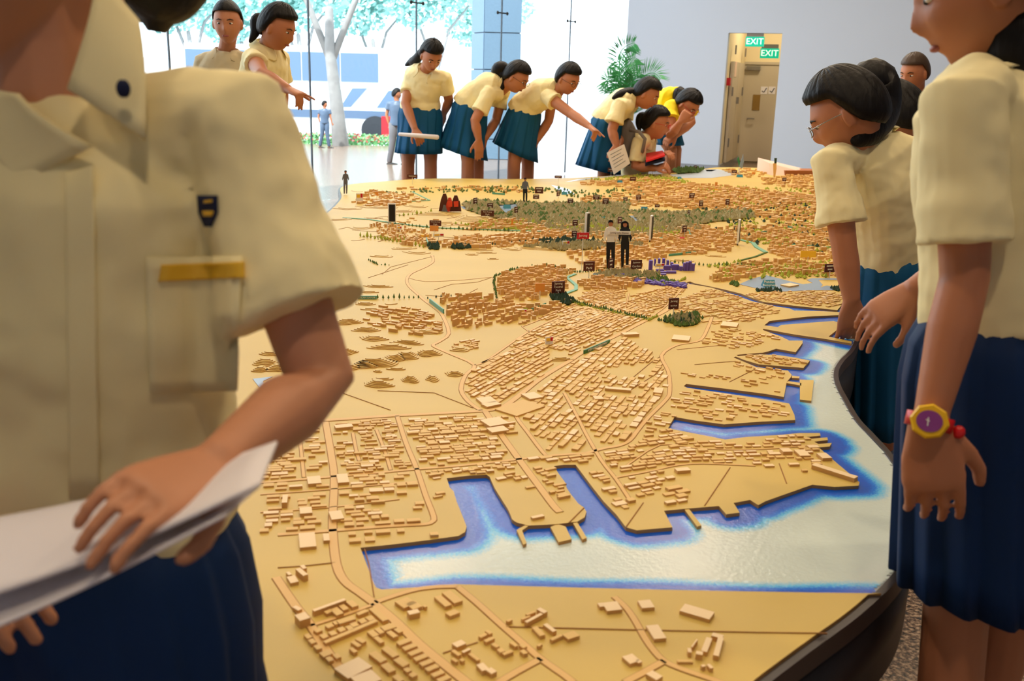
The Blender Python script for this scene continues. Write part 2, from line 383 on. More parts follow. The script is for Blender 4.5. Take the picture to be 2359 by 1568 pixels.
bell = tag(mb.build('alarm_bell', M['red']), 'round red alarm bell high on the recess wall', 'alarm')
M['exitg'] = mat('exit_green', srgb(0, 190, 150), 0.4, emit=(srgb(0, 200, 160), 0.55))
M['exitw'] = mat('exit_letter', srgb(240, 255, 250), 0.4, emit=(srgb(235, 255, 250), 1.0))
TR = Matrix
def text_at(s, size, origin, U, V, matl, name, parent, ext=0.0004, align='CENTER'):
    cu = bpy.data.curves.new(name, 'FONT'); cu.body = s; cu.size = size; cu.align_x = align; cu.align_y = 'CENTER'; cu.extrude = ext; cu.resolution_u = 2
    tmp = bpy.data.objects.new(name, cu); COL.objects.link(tmp); bpy.context.view_layer.update()
    me_ = bpy.data.meshes.new_from_object(tmp.evaluated_get(bpy.context.evaluated_depsgraph_get())); bpy.data.objects.remove(tmp); bpy.data.curves.remove(cu)
    me_.materials.clear(); me_.materials.append(matl); o = bpy.data.objects.new(name, me_); COL.objects.link(o)
    U = U.normalized(); V = V.normalized(); W_ = U.cross(V)
    mw = Matrix(((U.x, V.x, W_.x, origin.x), (U.y, V.y, W_.y, origin.y), (U.z, V.z, W_.z, origin.z), (0, 0, 0, 1)))
    if parent is not None:
        root = parent; o.parent = parent; o.matrix_parent_inverse = Matrix.Translation(-root.location) if root.parent is None else Matrix.Identity(4)
    o.matrix_basis = mw
    return o
for (px, py, off, lab) in ((1739, 96, -0.05, 'upper left green EXIT sign hung just inside the wall opening'), (1773, 123, -1.3, 'lower right green EXIT sign hung further back in the recess')):
    O = CORN + WN * off; dd = ray(px, py); t = (O - CAM).dot(WN) / dd.dot(WN); p = CAM + dd * t; k = mpp(p)
    e = empty('exit_sign', p, lab, 'sign', 'green exit signs in the recess')
    hw, hh = 21 * k, 11 * k
    mb = MB(); mb.box(p - Z * hh, WU * hw, WN * 0.02, Z * 2 * hh); mb.build('sign_face', M['exitg'], e)
    mb = MB(); mb.box(p + Z * (hh), WU * hw * .9, WN * 0.02, Z * 0.06); mb.build('housing', M['metal'], e)
    text_at('EXIT', hh * 1.75, p + WN * 0.0215 , WU, Z, M['exitw'], 'lettering', e, 0.001)
# glass wall
gw = empty('window_1', CORN + GU * 4, 'tall frameless glass wall behind the model', 'window'); gw['kind'] = 'structure'
NP = 8
for i in range(NP):
    mb = MB(); wbox(mb, CORN, GU, GN, i * 1.6 + 0.008, (i + 1) * 1.6 - 0.008, -0.006, 0.006, 0.02, CEIL); mb.build('glass_panel', M['glass'], gw)
    mb = MB(); wbox(mb, CORN, GU, GN, (i + 1) * 1.6 - 0.007, (i + 1) * 1.6 + 0.007, -0.008, 0.008, 0.02, CEIL); mb.build('joint', M['silic'], gw)
    mb = MB(); q = CORN + GU * ((i + 1) * 1.6) + Z * 2.03
    for sg in (-1, 1): mb.tube([q + GN * 0.01, q + GU * sg * 0.05 + GN * 0.02, q + GU * sg * 0.1 + GN * 0.01], 0.009, 6); mb.ell(q + GU * sg * 0.1 + GN * 0.012, (GU * 0.022, Z * 0.022, GN * 0.012), 8, 5)
    mb.build('glass_clamp', M['black'], gw)
GL = CORN + GU * (NP * 1.6)
# remaining walls and ceiling (behind the camera and out of frame)
mb = MB(); mb.boxpts([GL, GL + Vector((-0.2, 0, 0)), Vector((GL.x - 0.2, -4, 0)), Vector((GL.x, -4, 0))], Z * CEIL); struct(mb.build('wall_left', M['wall']))
WR = CORN + WU * LW
mb = MB(); mb.boxpts([Vector((GL.x - 0.2, -4.2, 0)), Vector((WR.x, -4.2, 0)), Vector((WR.x, -4, 0)), Vector((GL.x - 0.2, -4, 0))], Z * CEIL); struct(mb.build('wall_back', M['wall']))
mb = MB(); mb.boxpts([Vector((WR.x, -4.2, 0)), Vector((WR.x + .2, -4.2, 0)), WR + Vector((.2, 0, 0)), WR], Z * CEIL); struct(mb.build('wall_side', M['wall']))
mb = MB(); cp = [(GL.x - 0.2, -4.2), (WR.x + 0.2, -4.2), (WR.x + .2, WR.y), (CORN.x + 1.2, CORN.y + 0.1 ), (CORN.x, CORN.y), (GL.x - 0.2, GL.y)]
poly_prism(mb, cp, CEIL, CEIL + 0.2, 0, 0); struct(mb.build('ceiling', M['ceil']))
# fittings for the ceiling lamps
for (x, y) in LAMPS:
    mb = MB(); mb.loft([[(x + r * math.cos(a), y + r * math.sin(a), z) for a in [2 * PI * i / 20 for i in range(20)]] for r, z in ((0.2, CEIL - 0.03), (0.2, CEIL), )], True)
    tag(mb.build('downlight', M['white']), 'round white recessed downlight in the unseen ceiling', 'lamp', 'ceiling downlights')

# ------------------------------------------------------------------ outside
OG = -0.04
mb = MB(); poly_prism(mb, [(-30, 3), (GL.x - .1, GL.y + .0), (CORN.x - .02, CORN.y + .05), (6, 19), (30, 19.3), (-30, 19.3)][::1], -0.3, OG, 0, 0)
struct(mb.build('pavement', M['pave']))
mb = MB(); mb.cbox(-60, 60, 19.5, 60, -0.7, -0.55); struct(mb.build('road', M['asph']))
mb = MB(); mb.cbox(-60, 60, 60, 60.5, -0.6, 2.0); struct(mb.build('far_wall', M['pave']))
# stone clad column
colp = empty('wall_column', Vector((-0.25, 16.3, 0)), 'tall grey stone column outside the glass', 'column'); colp['kind'] = 'structure'
zz = 0.0; hcol = [0.30] + [1.08, 0.56, 0.56, 1.0, 1.0]
zs = [0, 0.32, 1.40, 1.96, 2.52, 3.08, 3.64, 4.2, 4.8]
for i in range(len(zs) - 1):
    for k in range(2):
        mb = MB(); x0 = -0.62 + k * 0.0
        if k == 0: mb.cbox(-0.56, 0.02, 16.0, 16.06, zs[i] + 0.008, zs[i + 1] - 0.008)
        else: mb.boxpts([Vector((-0.78, 16.45, zs[i] + .008)), Vector((-0.57, 16.02, zs[i] + .008)), Vector((-0.54, 16.06, zs[i] + .008)), Vector((-0.74, 16.5, zs[i] + .008))], Z * (zs[i + 1] - zs[i] - 0.016))
        mb.build('stone_panel', M['gran'], colp)
mb = MB(); mb.boxpts([Vector((-0.74, 16.5, 0)), Vector((-0.55, 16.06, 0)), Vector((0.0, 16.06, 0)), Vector((0.0, 16.5, 0))], Z * 4.8); mb.build('column_core', M['busd'], colp)
# pale beam and fascia left of the column
mb = MB(); mb.cbox(-6, -0.8, 17.0, 17.2, 3.3, 3.6); struct(mb.build('trim_1', M['pave']))
# bus
bus = empty('coach', Vector((-4, 30, -0.55)), 'white coach with a dark tinted window band parked beyond the glass wall', 'bus')
def bx(px, py, D=30.0): p = PD(px, py, D); return p.x, p.z
x0, x1 = bx(430, 200)[0], bx(945, 200)[0]; ztop = bx(800, 108)[1]; zb = bx(800, 312)[1]
prof = [(x0, zb), (x1 - 0.15, zb), (x1, zb + 0.5), (x1 - 0.1, ztop - 1.1), (x1 - 0.55, ztop - 0.12), (x1 - 0.9, ztop), (x0, ztop)]
mb = MB(); n = len(prof); b = [Vector((x, 30.0, z)) for x, z in prof]; mb.boxpts(b, Vector((0, 2.4, 0))); mb.build('bus_body', M['busw'], bus)
mb = MB(); zt, zc = bx(770, 121)[1], bx(770, 187)[1]; xe = bx(888, 190)[0]
k = x0
while k < xe - 0.2:
    k2 = min(k + 1.15, xe); mb = MB(); mb.cbox(k + 0.02, k2 - 0.02, 29.96, 30.0, zc, zt); mb.build('side_window', M['busg'], bus); k = k2
mb = MB(); za, zb2 = bx(800, 254)[1], bx(800, 272)[1]; mb.cbox(x0, bx(905, 260)[0], 29.97, 30.0, zb2, za); mb.build('lower_band', M['busd'], bus)
mb = MB(); pts = [bx(785, 246), bx(808, 246), bx(846, 203), bx(812, 203)]; mb.boxpts([Vector((x, 29.97, z)) for x, z in pts], Vector((0, .03, 0))); mb.build('door_window', M['busg'], bus)
mb = MB(); pts = [bx(868, 248), bx(918, 248), bx(925, 207), bx(895, 209)]; mb.boxpts([Vector((x, 29.97, z)) for x, z in pts], Vector((0, .03, 0))); mb.build('windscreen_side', M['busg'], bus)
for px in (865, 560):
    x, z = bx(px, 300); mb = MB(); mb.loft([[(x + r * math.cos(a), yy, z + r * math.sin(a)) for a in [2 * PI * i / 20 for i in range(20)]] for r, yy in ((.2, 29.9), (.42, 29.92), (.42, 30.2))]); mb.build('wheel', M['tyre'], bus)
x, z = bx(880, 295); mb = MB(); mb.cbox(x - .0, x + .35, 29.9, 29.97, z - .3, z + .35); mb.build('tail_panel', M['red'], bus)
# second coach just behind? -> trees behind the road
def leafcloud(mb, c, r, n, s, seed):
    g = np.random.RandomState(seed)
    for i in range(n):
        d = g.normal(size=3); d /= np.linalg.norm(d); q = Vector(c) + Vector((d[0] * r[0], d[1] * r[1], d[2] * r[2])) * (g.rand() ** 0.4)
        a = Vector(g.normal(size=3)).normalized(); b_ = a.orthogonal().normalized(); e = s * (0.6 + 0.8 * g.rand())
        v0 = q - a * e - b_ * e * .4; v1 = q - b_ * e * 0.9; v2 = q + a * e; v3 = q + b_ * e * 0.9
        mb.add([v0, v1, v2, v3], [(0, 1, 2, 3)])
def bigtree(base, top, lean, crown, label, seed, rad=0.16, fol=900):
    t = empty('street_tree', base, label, 'tree', 'trees beyond the glass wall')
    mb = MB(); pts = [base, base.lerp(top, .35) + Vector((lean * .3, 0, 0)), base.lerp(top, .7) + Vector((lean, 0, 0)), top]
    mb.tube(pts, [rad * 1.3, rad, rad * .8, rad * .6], 10)
    for s in (-1, 1): mb.tube([base.lerp(top, .62) + Vector((lean * .9, 0, 0)), top + Vector((s * 0.5, 0.2, 0.3)), top + Vector((s * 1.4, .4, 1.4))], [rad * .6, rad * .45, rad * .2], 8)
    mb.build('trunk', M['bark'], t, True)
    for i, (c, r) in enumerate(crown):
        mb = MB(); leafcloud(mb, c, r, fol, 0.11, seed + i); f = mb.build('foliage', M['foliage'], t); f['kind'] = 'stuff'
b0 = PD(785, 328, 18.3); b0.z = OG; tp = PD(758, 20, 18.3)
bigtree(b0, tp, -0.05, [((tp.x - .6, 19, tp.z + 1.2), (1.4, 1, .7)), ((tp.x + 1.6, 19, tp.z + 1.3), (1.3, 1, .7))], 'pale trunked forked street tree in front of the coach', 5, 0.12, 300)
for i, (px, D, zt) in enumerate(((690, 36, 4.2), (860, 39, 4.4), (560, 42, 4.0), (1000, 36, 4.6), (1120, 42, 4.2), (440, 36, 4.2))):
    p = PD(px, 184, D); base = Vector((p.x, D, -0.55))
    bigtree(base, Vector((p.x, D, 2.6)), 0.1, [((p.x - .6, D, zt - .6), (1.3, .8, 1.1)), ((p.x + .7, D, zt), (1.3, .8, 1.0)), ((p.x, D, zt + .9), (1.5, .8, .9))],
            ['pale leafy tree above the left end of the coach', 'pale leafy tree above the coach windows', 'pale leafy tree far left behind the coach', 'pale leafy tree behind the front of the coach', 'pale leafy tree right of the stone column', 'pale leafy tree at the far left of the street'][i], 40 + i * 5, 0.12, 750)
mb = MB(); g = np.random.RandomState(3)
pl = PD(655, 325, 18.7); pr = PD(925, 320, 18.7)
leaf = MB(); flow = MB()
for i in range(2600):
    x = pl.x - 2 + (pr.x - pl.x + 2.2) * g.rand(); z = OG + 0.02 + 0.2 * g.rand(); y = 18.62 + 0.4 * g.rand(); e = 0.03
    a = Vector(g.normal(size=3)).normalized(); b_ = a.orthogonal().normalized(); q = Vector((x, y, z))
    (flow if (g.rand() < .25 and z > .05) else leaf).add([q - a * e, q - b_ * e, q + a * e, q + b_ * e], [(0, 1, 2, 3)])
hd = tag(leaf.build('flower_bed', M['hedge']), 'low planted flower bed along the kerb outside', 'hedge', kind='stuff')
fo = flow.build('blossoms', M['flower'], hd); fo['kind'] = 'stuff'
# ------------------------------------------------------------------ the model table
T = 0.52; LZ = T + 0.0068                                # sea level, land level
def L(px, py): p = PZ(px, py, LZ); return (p.x, p.y)
def L3(px, py, dz=0.0): p = PZ(px, py, LZ); return Vector((p.x, p.y, LZ + dz))
def W2(px, py): p = PZ(px, py, T); return (p.x, p.y)
city = empty('city_model', Vector((0.4, 3.5, 0)), 'huge wooden architectural model of an island city on a dark curved-edge table', 'model')
rimpx = [(1650, 1648), (1760, 1564), (1865, 1486), (1950, 1425), (2012, 1372), (2044, 1340), (2068, 1310), (2088, 1272), (2101, 1222), (2102, 1181), (2096, 1150), (2076, 1101),
         (2043, 1048), (2002, 1002), (1969, 966), (1945, 925), (1925, 885), (1922, 856), (1935, 832), (1958, 808), (1972, 778), (1980, 735), (1992, 690), (2006, 630), (2030, 570), (2036, 510), (2030, 460)]
rim = [W2(*p) for p in rimpx]
far = [(2.28, 6.6), (2.42, 7.3), (2.9, 8.1), W2(1980, 398), W2(1800, 390), W2(1660, 387), W2(1600, 394), W2(1540, 401), W2(1430, 405), W2(1330, 411), W2(1190, 414), W2(1000, 413), W2(880, 420), W2(790, 431)]
lft = [(-1.06, 5.9), (-1.02, 5.0), (-1.05, 4.0), (-1.02, 3.0), (-0.88, 2.2), (-0.62, 1.5), (-0.42, 1.16), (-0.2, 1.0), (0.12, 0.93)]
outl = catmull([Vector((p[0], p[1], 0)) for p in rim + far + lft], 6, True)
OUT = [(p.x, p.y) for p in outl]
def offset_poly(P, d):
    n = len(P); out = []
    for i in range(n):
        a, b, c = Vector(P[i - 1]), Vector(P[i]), Vector(P[(i + 1) % n]); t = (c - a).normalized(); out.append((b.x + t.y * d, b.y - t.x * d))
    return out
_ar = sum(OUT[i][0] * OUT[(i + 1) % len(OUT)][1] - OUT[(i + 1) % len(OUT)][0] * OUT[i][1] for i in range(len(OUT)))
SG = 1 if _ar > 0 else -1
def ring(mb, P, d0, d1, z0, z1, mi=0):
    a = offset_poly(P, d0 * SG); b = offset_poly(P, d1 * SG); n = len(P)
    k = len(mb.v); mb.v += [(p[0], p[1], z1) for p in a] + [(p[0], p[1], z1) for p in b] + [(p[0], p[1], z0) for p in a] + [(p[0], p[1], z0) for p in b]
    for i in range(n):
        j = (i + 1) % n
        for q in ((i, j, n + j, n + i), (n + i, n + j, 3 * n + j, 3 * n + i), (2 * n + j, 2 * n + i, 3 * n + i, 3 * n + j), (i, 2 * n + i, 2 * n + j, j)):
            mb.f.append(tuple(k + x for x in q)); mb.m.append(mi)
mb = MB(); poly_prism(mb, OUT, T - 0.03, T - 0.0012, 0, 0); mb.build('table_board', M['farsea'], city)
mb = MB(); ring(mb, OUT, -0.001, 0.011, T - 0.03, T + 0.003); mb.build('rim', M['rim'], city)
mb = MB(); ring(mb, OUT, -0.02, 0.008, T - 0.17, T - 0.03); mb.build('apron', M['apron'], city, True)
mb = MB(); ring(mb, OUT, -0.16, -0.14, 0.0, T - 0.16); mb.build('plinth', M['apron'], city, True)

# coast line, traced counter direction from the far right to the near rim
coast = [(2060, 690), (1968, 700), (1929, 714), (1830, 704), (1758, 695), (1707, 676), (1662, 665), (1599, 652), (1590, 648), (1580, 650), (1590, 654), (1638, 662), (1686, 677), (1734, 694), (1790, 706), (1818, 710), (1830, 715), (1890, 716), (1941, 719), (1944, 722), (1941, 725), (1860, 729), (1773, 739), (1761, 749),
 (1792, 753), (1800, 748), (1920, 739), (1935, 743), (1944, 740), (1948, 743), (1909, 775), (1962, 786), (1962, 791), (1905, 781), (1830, 770), (1758, 757), (1758, 760), (1780, 768), (1800, 775), (1818, 784), (1849, 784), (1849, 790), (1833, 811), (1788, 803), (1770, 809), (1758, 812), (1716, 815), (1697, 817), (1700, 820),
 (1722, 818), (1750, 816), (1788, 817), (1830, 823), (1866, 830), (1851, 847), (1800, 843), (1749, 839), (1715, 829), (1695, 821), (1690, 823), (1704, 829), (1743, 845), (1788, 851), (1815, 853), (1824, 863), (1822, 868), (1812, 880), (1806, 914), (1764, 907), (1680, 896), (1581, 884), (1575, 889), (1584, 893), (1660, 904), (1740, 916), (1818, 929), (1830, 955), (1832, 967), (1750, 971), (1668, 977), (1600, 968), (1554, 960), (1539, 986),
 (1600, 998), (1671, 1012), (1720, 1006), (1755, 1004), (1800, 1001), (1841, 997), (1889, 997), (1890, 1003), (1858, 1006), (1870, 1010), (1906, 1007), (1907, 1013), (1876, 1017), (1885, 1022), (1916, 1020), (1911, 1028), (1886, 1030), (1930, 1068), (1980, 1110), (1978, 1118), (1923, 1121), (1871, 1116), (1820, 1134), (1763, 1154), (1747, 1163), (1728, 1151), (1690, 1158), (1704, 1180), (1673, 1184), (1656, 1165), (1582, 1171), (1530, 1176), (1549, 1214), (1500, 1218), (1467, 1221), (1442, 1214),
 (1420, 1185), (1391, 1155), (1365, 1122), (1341, 1090), (1326, 1070), (1300, 1070), (1276, 1073), (1288, 1092), (1301, 1109), (1306, 1124), (1314, 1136), (1332, 1159), (1345, 1168), (1351, 1178), (1347, 1191), (1330, 1201), (1280, 1207), (1217, 1210), (1190, 1203), (1180, 1196), (1177, 1188), (1170, 1172), (1157, 1152), (1140, 1125), (1128, 1098), (1121, 1093), (1080, 1095), (1029, 1101), (1036, 1122), (1045, 1131), (1052, 1155), (1062, 1179), (1075, 1212), (1071, 1225), (1056, 1234), (990, 1243), (900, 1254), (830, 1261), (845, 1300), (861, 1343), (867, 1353), (880, 1357), (960, 1352), (1050, 1345), (1150, 1348), (1300, 1352), (1500, 1357), (1690, 1361), (1860, 1364), (2030, 1366)]
cst = [L(*p) for p in coast]
INN = offset_poly(OUT, 0.0)
def inside(p, d=0.006): return bool(inpoly(np.array([p[0]]), np.array([p[1]]), OUT)[0])
# land outline = coast + the table edge from the near rim round the left and the far side to the start
O2 = np.array(OUT)
def nearest(p): return int(np.argmin(np.hypot(O2[:, 0] - p[0], O2[:, 1] - p[1])))
i_near = nearest(cst[-1]); i_far = nearest(W2(1660, 390))
n = len(OUT)
i_right = nearest(W2(2006, 630))
# walk backwards (towards lower px rim -> left -> far)
walk = []; i = i_near
IN2 = offset_poly(OUT, -0.003 * SG)
while True:
    i = (i - 1) % n; walk.append(IN2[i])
    if i == i_right: break
    if len(walk) > n: break
e0 = walk[-1]
land_pts = [c_ for c_ in cst[2:]] + walk
ld = MB(); poly_prism(ld, land_pts, T - 0.002, LZ, 0, 1); land = ld.build('land_sheet', [M['plot'], M['edge']], city)
# loose pontoons and jetties
for pts in ([(1843, 873), (1875, 874), (1869, 922), (1843, 919)], [(1812, 876), (1846, 881), (1846, 887), (1812, 881)], [(1824, 864), (1842, 866), (1841, 870), (1824, 869)], [(1196, 1215), (1210, 1208), (1217, 1210), (1203, 1220), (1213, 1249), (1206, 1253), (1190, 1219)],
            [(1268, 1212), (1285, 1205), (1303, 1211), (1317, 1240), (1287, 1247)], [(1320, 1203), (1330, 1201), (1352, 1237), (1342, 1241)], [(1577, 1172), (1588, 1171), (1616, 1208), (1606, 1211)], [(1941, 725), (1947, 727), (1946, 735), (1940, 741)]):
    mb = MB(); poly_prism(mb, [L(*p) for p in pts], T - 0.001, LZ - 0.001, 0, 1); mb.build('jetty', [M['plot'], M['edge']], city)
# painted sea near the coast: fine sheet, colour by true distance from the coast
st = 0.007
gx = np.arange(-0.45, 1.95, st); gy = np.arange(1.0, 4.6, st)
X, Y = np.meshgrid(gx, gy)
xf, yf = X.ravel(), Y.ravel()
sl = inpoly(xf, yf, OUT)
landm = inpoly(xf, yf, land_pts)
dist = segdist(xf, yf, cst, closed=False)
use = (sl & (~landm | (dist < 0.012)))
nx, ny = len(gx), len(gy)
q = use.reshape(ny, nx); cell = q[:-1, :-1] & q[1:, :-1] & q[:-1, 1:] & q[1:, 1:]
jj, ii = np.nonzero(cell); idx = np.arange(nx * ny).reshape(ny, nx)
F = np.stack([idx[jj, ii], idx[jj, ii + 1], idx[jj + 1, ii + 1], idx[jj + 1, ii]], 1)
uq, inv = np.unique(F, return_inverse=True); F = inv.reshape(F.shape)
V = np.stack([xf[uq], yf[uq], np.full(len(uq), T)], 1)
me = bpy.data.meshes.new('painted_sea'); me.from_pydata(V.tolist(), [], F.tolist()); me.materials.append(M['sea'])
near_low = np.array([L(*p) for p in coast[-9:]])
dv = dist[uq]; dv = np.where(landm[uq], 0, dv)
dlow = segdist(V[:, 0], V[:, 1], [tuple(p) for p in near_low], closed=False)
wob = 0.004 * np.sin(V[:, 0] * 23 + 1.3 * np.sin(V[:, 1] * 17)) + 0.003 * np.sin(V[:, 1] * 31 + V[:, 0] * 9)
dv = np.where(dlow <= dist[uq] + 1e-6, dv * 1.25, dv)
val = np.clip((dv + wob) / 0.064, 0, 1)
ca = me.color_attributes.new('coast', 'FLOAT_COLOR', 'POINT')
ca.data.foreach_set('color', np.stack([val, val, val, np.ones_like(val)], 1).ravel())
so_ = bpy.data.objects.new('painted_sea', me); COL.objects.link(so_); so_.parent = city; so_.matrix_parent_inverse = Matrix.Translation(-city.location)

# reservoirs and painted creeks
def patch(name, pts, m, dz=0.0012, th=0.001):
    mb = MB(); poly_prism(mb, [L(*p) for p in pts], LZ + dz - th, LZ + dz, 0, 1); return mb.build(name, [m, M['edge']], city)
patch('reservoir', [(1703, 655), (1730, 643), (1765, 634), (1815, 647), (1850, 655), (1872, 652), (1858, 645), (1870, 641), (1935, 641), (1938, 645), (1885, 645), (1895, 656), (1890, 662), (1905, 658), (1938, 664), (1920, 669), (1860, 669), (1800, 672), (1740, 664)], M['resv'])
for pts in ([(1145, 474), (1190, 470), (1200, 478), (1165, 498), (1155, 490)], [(1060, 475), (1110, 478), (1090, 483), (1068, 482)], [(1432, 491), (1460, 495), (1482, 520), (1462, 514)], [(1440, 486), (1500, 483), (1505, 490), (1450, 488)],
            [(1665, 505), (1700, 497), (1705, 503), (1690, 508)], [(1270, 426), (1310, 436), (1325, 448), (1300, 447), (1280, 434)], [(1385, 508), (1420, 514), (1400, 520)]):
    patch('reservoir', pts, M['resv'])
for pts in ([(582, 873), (628, 868), (606, 878), (612, 900), (600, 896)], [(742, 912), (795, 886), (798, 890), (770, 906), (742, 917)], [(592, 935), (612, 938), (600, 950)]):
    patch('creek', pts, M['resv'])
for pts in ([(1545, 392), (1655, 390), (1690, 398), (1700, 402), (1640, 410), (1560, 410), (1540, 402), (1600, 399), (1612, 393)], [(1330, 413), (1420, 404), (1440, 402), (1440, 404), (1380, 410), (1300, 420)], [(1625, 391), (1650, 391), (1640, 395), (1628, 395)]):
    patch('strait', pts, M['farsea'])
for pts in ([(870, 515), (1000, 520), (1010, 523), (880, 519)],):
    pass
# ------------------------------------------------------------------ roads
RO = []                                                 # (points, half width)
def road(px, w, m='road', groove=True, nm='road_strip', sm=3):
    pts = [Vector((*L(*p), 0)) for p in px]; pts = catmull(pts, sm) if sm > 1 else pts
    RO.append(([(p.x, p.y) for p in pts], w / 2))
    lines = []
    for i, p in enumerate(pts):
        t = (pts[min(i + 1, len(pts) - 1)] - pts[max(i - 1, 0)]).normalized(); lines.append((p, Vector((-t.y, t.x, 0))))
    def strip(mb, a, b, z, mi):
        k = len(mb.v)
        for p, nn in lines:
            for o, zz in ((a, z - 0.002), (a, z), (b, z), (b, z - 0.002)): q = p + nn * o; mb.v.append((q.x, q.y, zz))
        for i in range(len(lines) - 1):
            for e in range(3):
                mb.f.append((k + 4 * i + e + 1, k + 4 * i + e, k + 4 * i + 4 + e, k + 4 * i + 5 + e)); mb.m.append(mi)
    mb = MB(); strip(mb, -w / 2, w / 2, LZ + 0.0012, 0)
    if groove:
        gwid = 0.0012
        strip(mb, w / 2, w / 2 + gwid, LZ + 0.0006, 1); strip(mb, -w / 2 - gwid, -w / 2, LZ + 0.0006, 1)
    return mb.build(nm, [M[m], M['groove']], city)
def line(px, w=0.0016): return road(px, w, 'groove', False, 'parcel_line', 1)
ROADS = [
 ([(750, 972), (762, 1040), (770, 1100), (767, 1180), (767, 1230), (775, 1300), (794, 1339), (828, 1365), (862, 1390), (913, 1433), (965, 1483), (1033, 1539), (1085, 1580)], .013),
 ([(864, 1388), (910, 1372), (960, 1358), (1010, 1352), (1054, 1351)], .009), ([(1054, 1352), (1100, 1390), (1152, 1437), (1210, 1487), (1246, 1518), (1300, 1556), (1320, 1572)], .010), ([(1246, 1518), (1190, 1548), (1140, 1578)], .010),
 ([(636, 1330), (680, 1395), (715, 1440), (760, 1510), (800, 1560), (830, 1590)], .012), ([(1415, 1375), (1440, 1398), (1460, 1425), (1484, 1467), (1503, 1495), (1530, 1523), (1575, 1543), (1640, 1565), (1680, 1580)], .009), ([(1530, 1523), (1490, 1545), (1440, 1572)], .010),
 ([(715, 1442), (790, 1418), (862, 1392)], .006),
 ([(600, 985), (700, 972), (800, 965), (900, 958), (1000, 953), (1105, 947), (1140, 943), (1162, 936), (1200, 908), (1240, 876), (1277, 852), (1310, 833), (1340, 813), (1385, 790), (1430, 768), (1480, 742), (1519, 724), (1540, 712)], .014),
 ([(690, 1000), (700, 1100)], .006), ([(813, 997), (820, 1035), (828, 1062)], .006), ([(867, 990), (885, 1035), (900, 1083)], .006), ([(915, 958), (935, 1020), (960, 1080), (980, 1140), (999, 1190), (994, 1203), (975, 1208), (900, 1212), (770, 1222), (640, 1232)], .009),
 ([(600, 1112), (700, 1104), (768, 1098), (860, 1090), (957, 1081), (1060, 1073), (1196, 1058), (1280, 1049), (1350, 1044)], .008), ([(600, 1139), (700, 1132), (800, 1124), (963, 1109)], .004), ([(600, 1180), (750, 1170), (920, 1150)], .003),
 ([(1118, 948), (1150, 995), (1196, 1059), (1240, 1118), (1275, 1165), (1290, 1180)], .013),
 ([(1110, 836), (1180, 806), (1239, 788), (1290, 770), (1330, 757), (1380, 742)], .007), ([(1093, 841), (1111, 836), (1150, 810), (1200, 775), (1240, 752), (1290, 730)], .007),
 ([(1640, 730), (1634, 747), (1619, 778), (1600, 788), (1557, 796), (1524, 819), (1540, 857), (1543, 900), (1535, 920), (1494, 961), (1470, 990), (1450, 1015), (1425, 1027), (1392, 1033), (1350, 1044)], .009),
 ([(1210, 925), (1195, 945), (1190, 961), (1215, 995), (1249, 1040), (1262, 1052)], .008), ([(1300, 905), (1330, 960), (1350, 1000), (1385, 1060), (1420, 1105), (1450, 1150)], .007),
 ([(995, 588), (998, 602), (980, 615), (947, 630), (937, 645), (943, 660), (959, 675), (978, 692), (1005, 712), (1020, 728), (1034, 768), (1010, 788), (998, 797), (1037, 815), (1093, 841), (1073, 863), (1062, 897), (1079, 925), (1108, 946)], .010),
 ([(943, 640), (980, 648), (1060, 645), (1135, 638)], .005), ([(1137, 640), (1140, 670), (1150, 700)], .006),
 ([(1203, 752), (1240, 738), (1300, 712), (1340, 700)], .005), ([(1203, 752), (1240, 780)], .004), ([(1440, 712), (1449, 675)], .004),
 ([(1420, 1100), (1500, 1085), (1560, 1072), (1620, 1068), (1740, 1073)], .005), ([(1500, 1085), (1440, 1160)], .0), ([(1440, 1075), (1520, 1025), (1600, 1032), (1700, 1036), (1800, 1032), (1880, 1024)], .004),
 ([(1560, 805), (1660, 795), (1700, 790)], .003), ([(1580, 655), (1540, 700), (1500, 730)], .005)]
for pts, w_ in ROADS:
    if w_ > 0: road(pts, w_)
for pts in ([(1166, 1444), (1500, 1452), (1750, 1457), (1905, 1459)], [(1100, 1480), (1020, 1505)], [(640, 1308), (700, 1304), (772, 1296)], [(1262, 968), (1300, 905)][:0] or [(1623, 1165), (1682, 1077)], [(1630, 1060), (1800, 1110)][:0] or [(1795, 1068), (1812, 1114)], [(1442, 1214), (1482, 1158)],
            [(1460, 868), (1500, 835), (1520, 822)], [(1680, 880), (1740, 850)], [(1600, 840), (1655, 835), (1700, 832)], [(840, 1265), (850, 1300), (862, 1375)], [(560, 743), (610, 745)], [(870, 900), (1000, 905), (1090, 940)], [(760, 895), (900, 945)], [(848, 640), (940, 610)], [(880, 632), (900, 615), (1000, 590)],
            [(1000, 668), (1040, 655), (1100, 650), (1130, 640)], [(980, 680), (1060, 686), (1100, 665)], [(1150, 1120), (1060, 1180)][:0] or [(1310, 1205), (1345, 1170)], [(1450, 900), (1530, 850)]):
    line(pts)
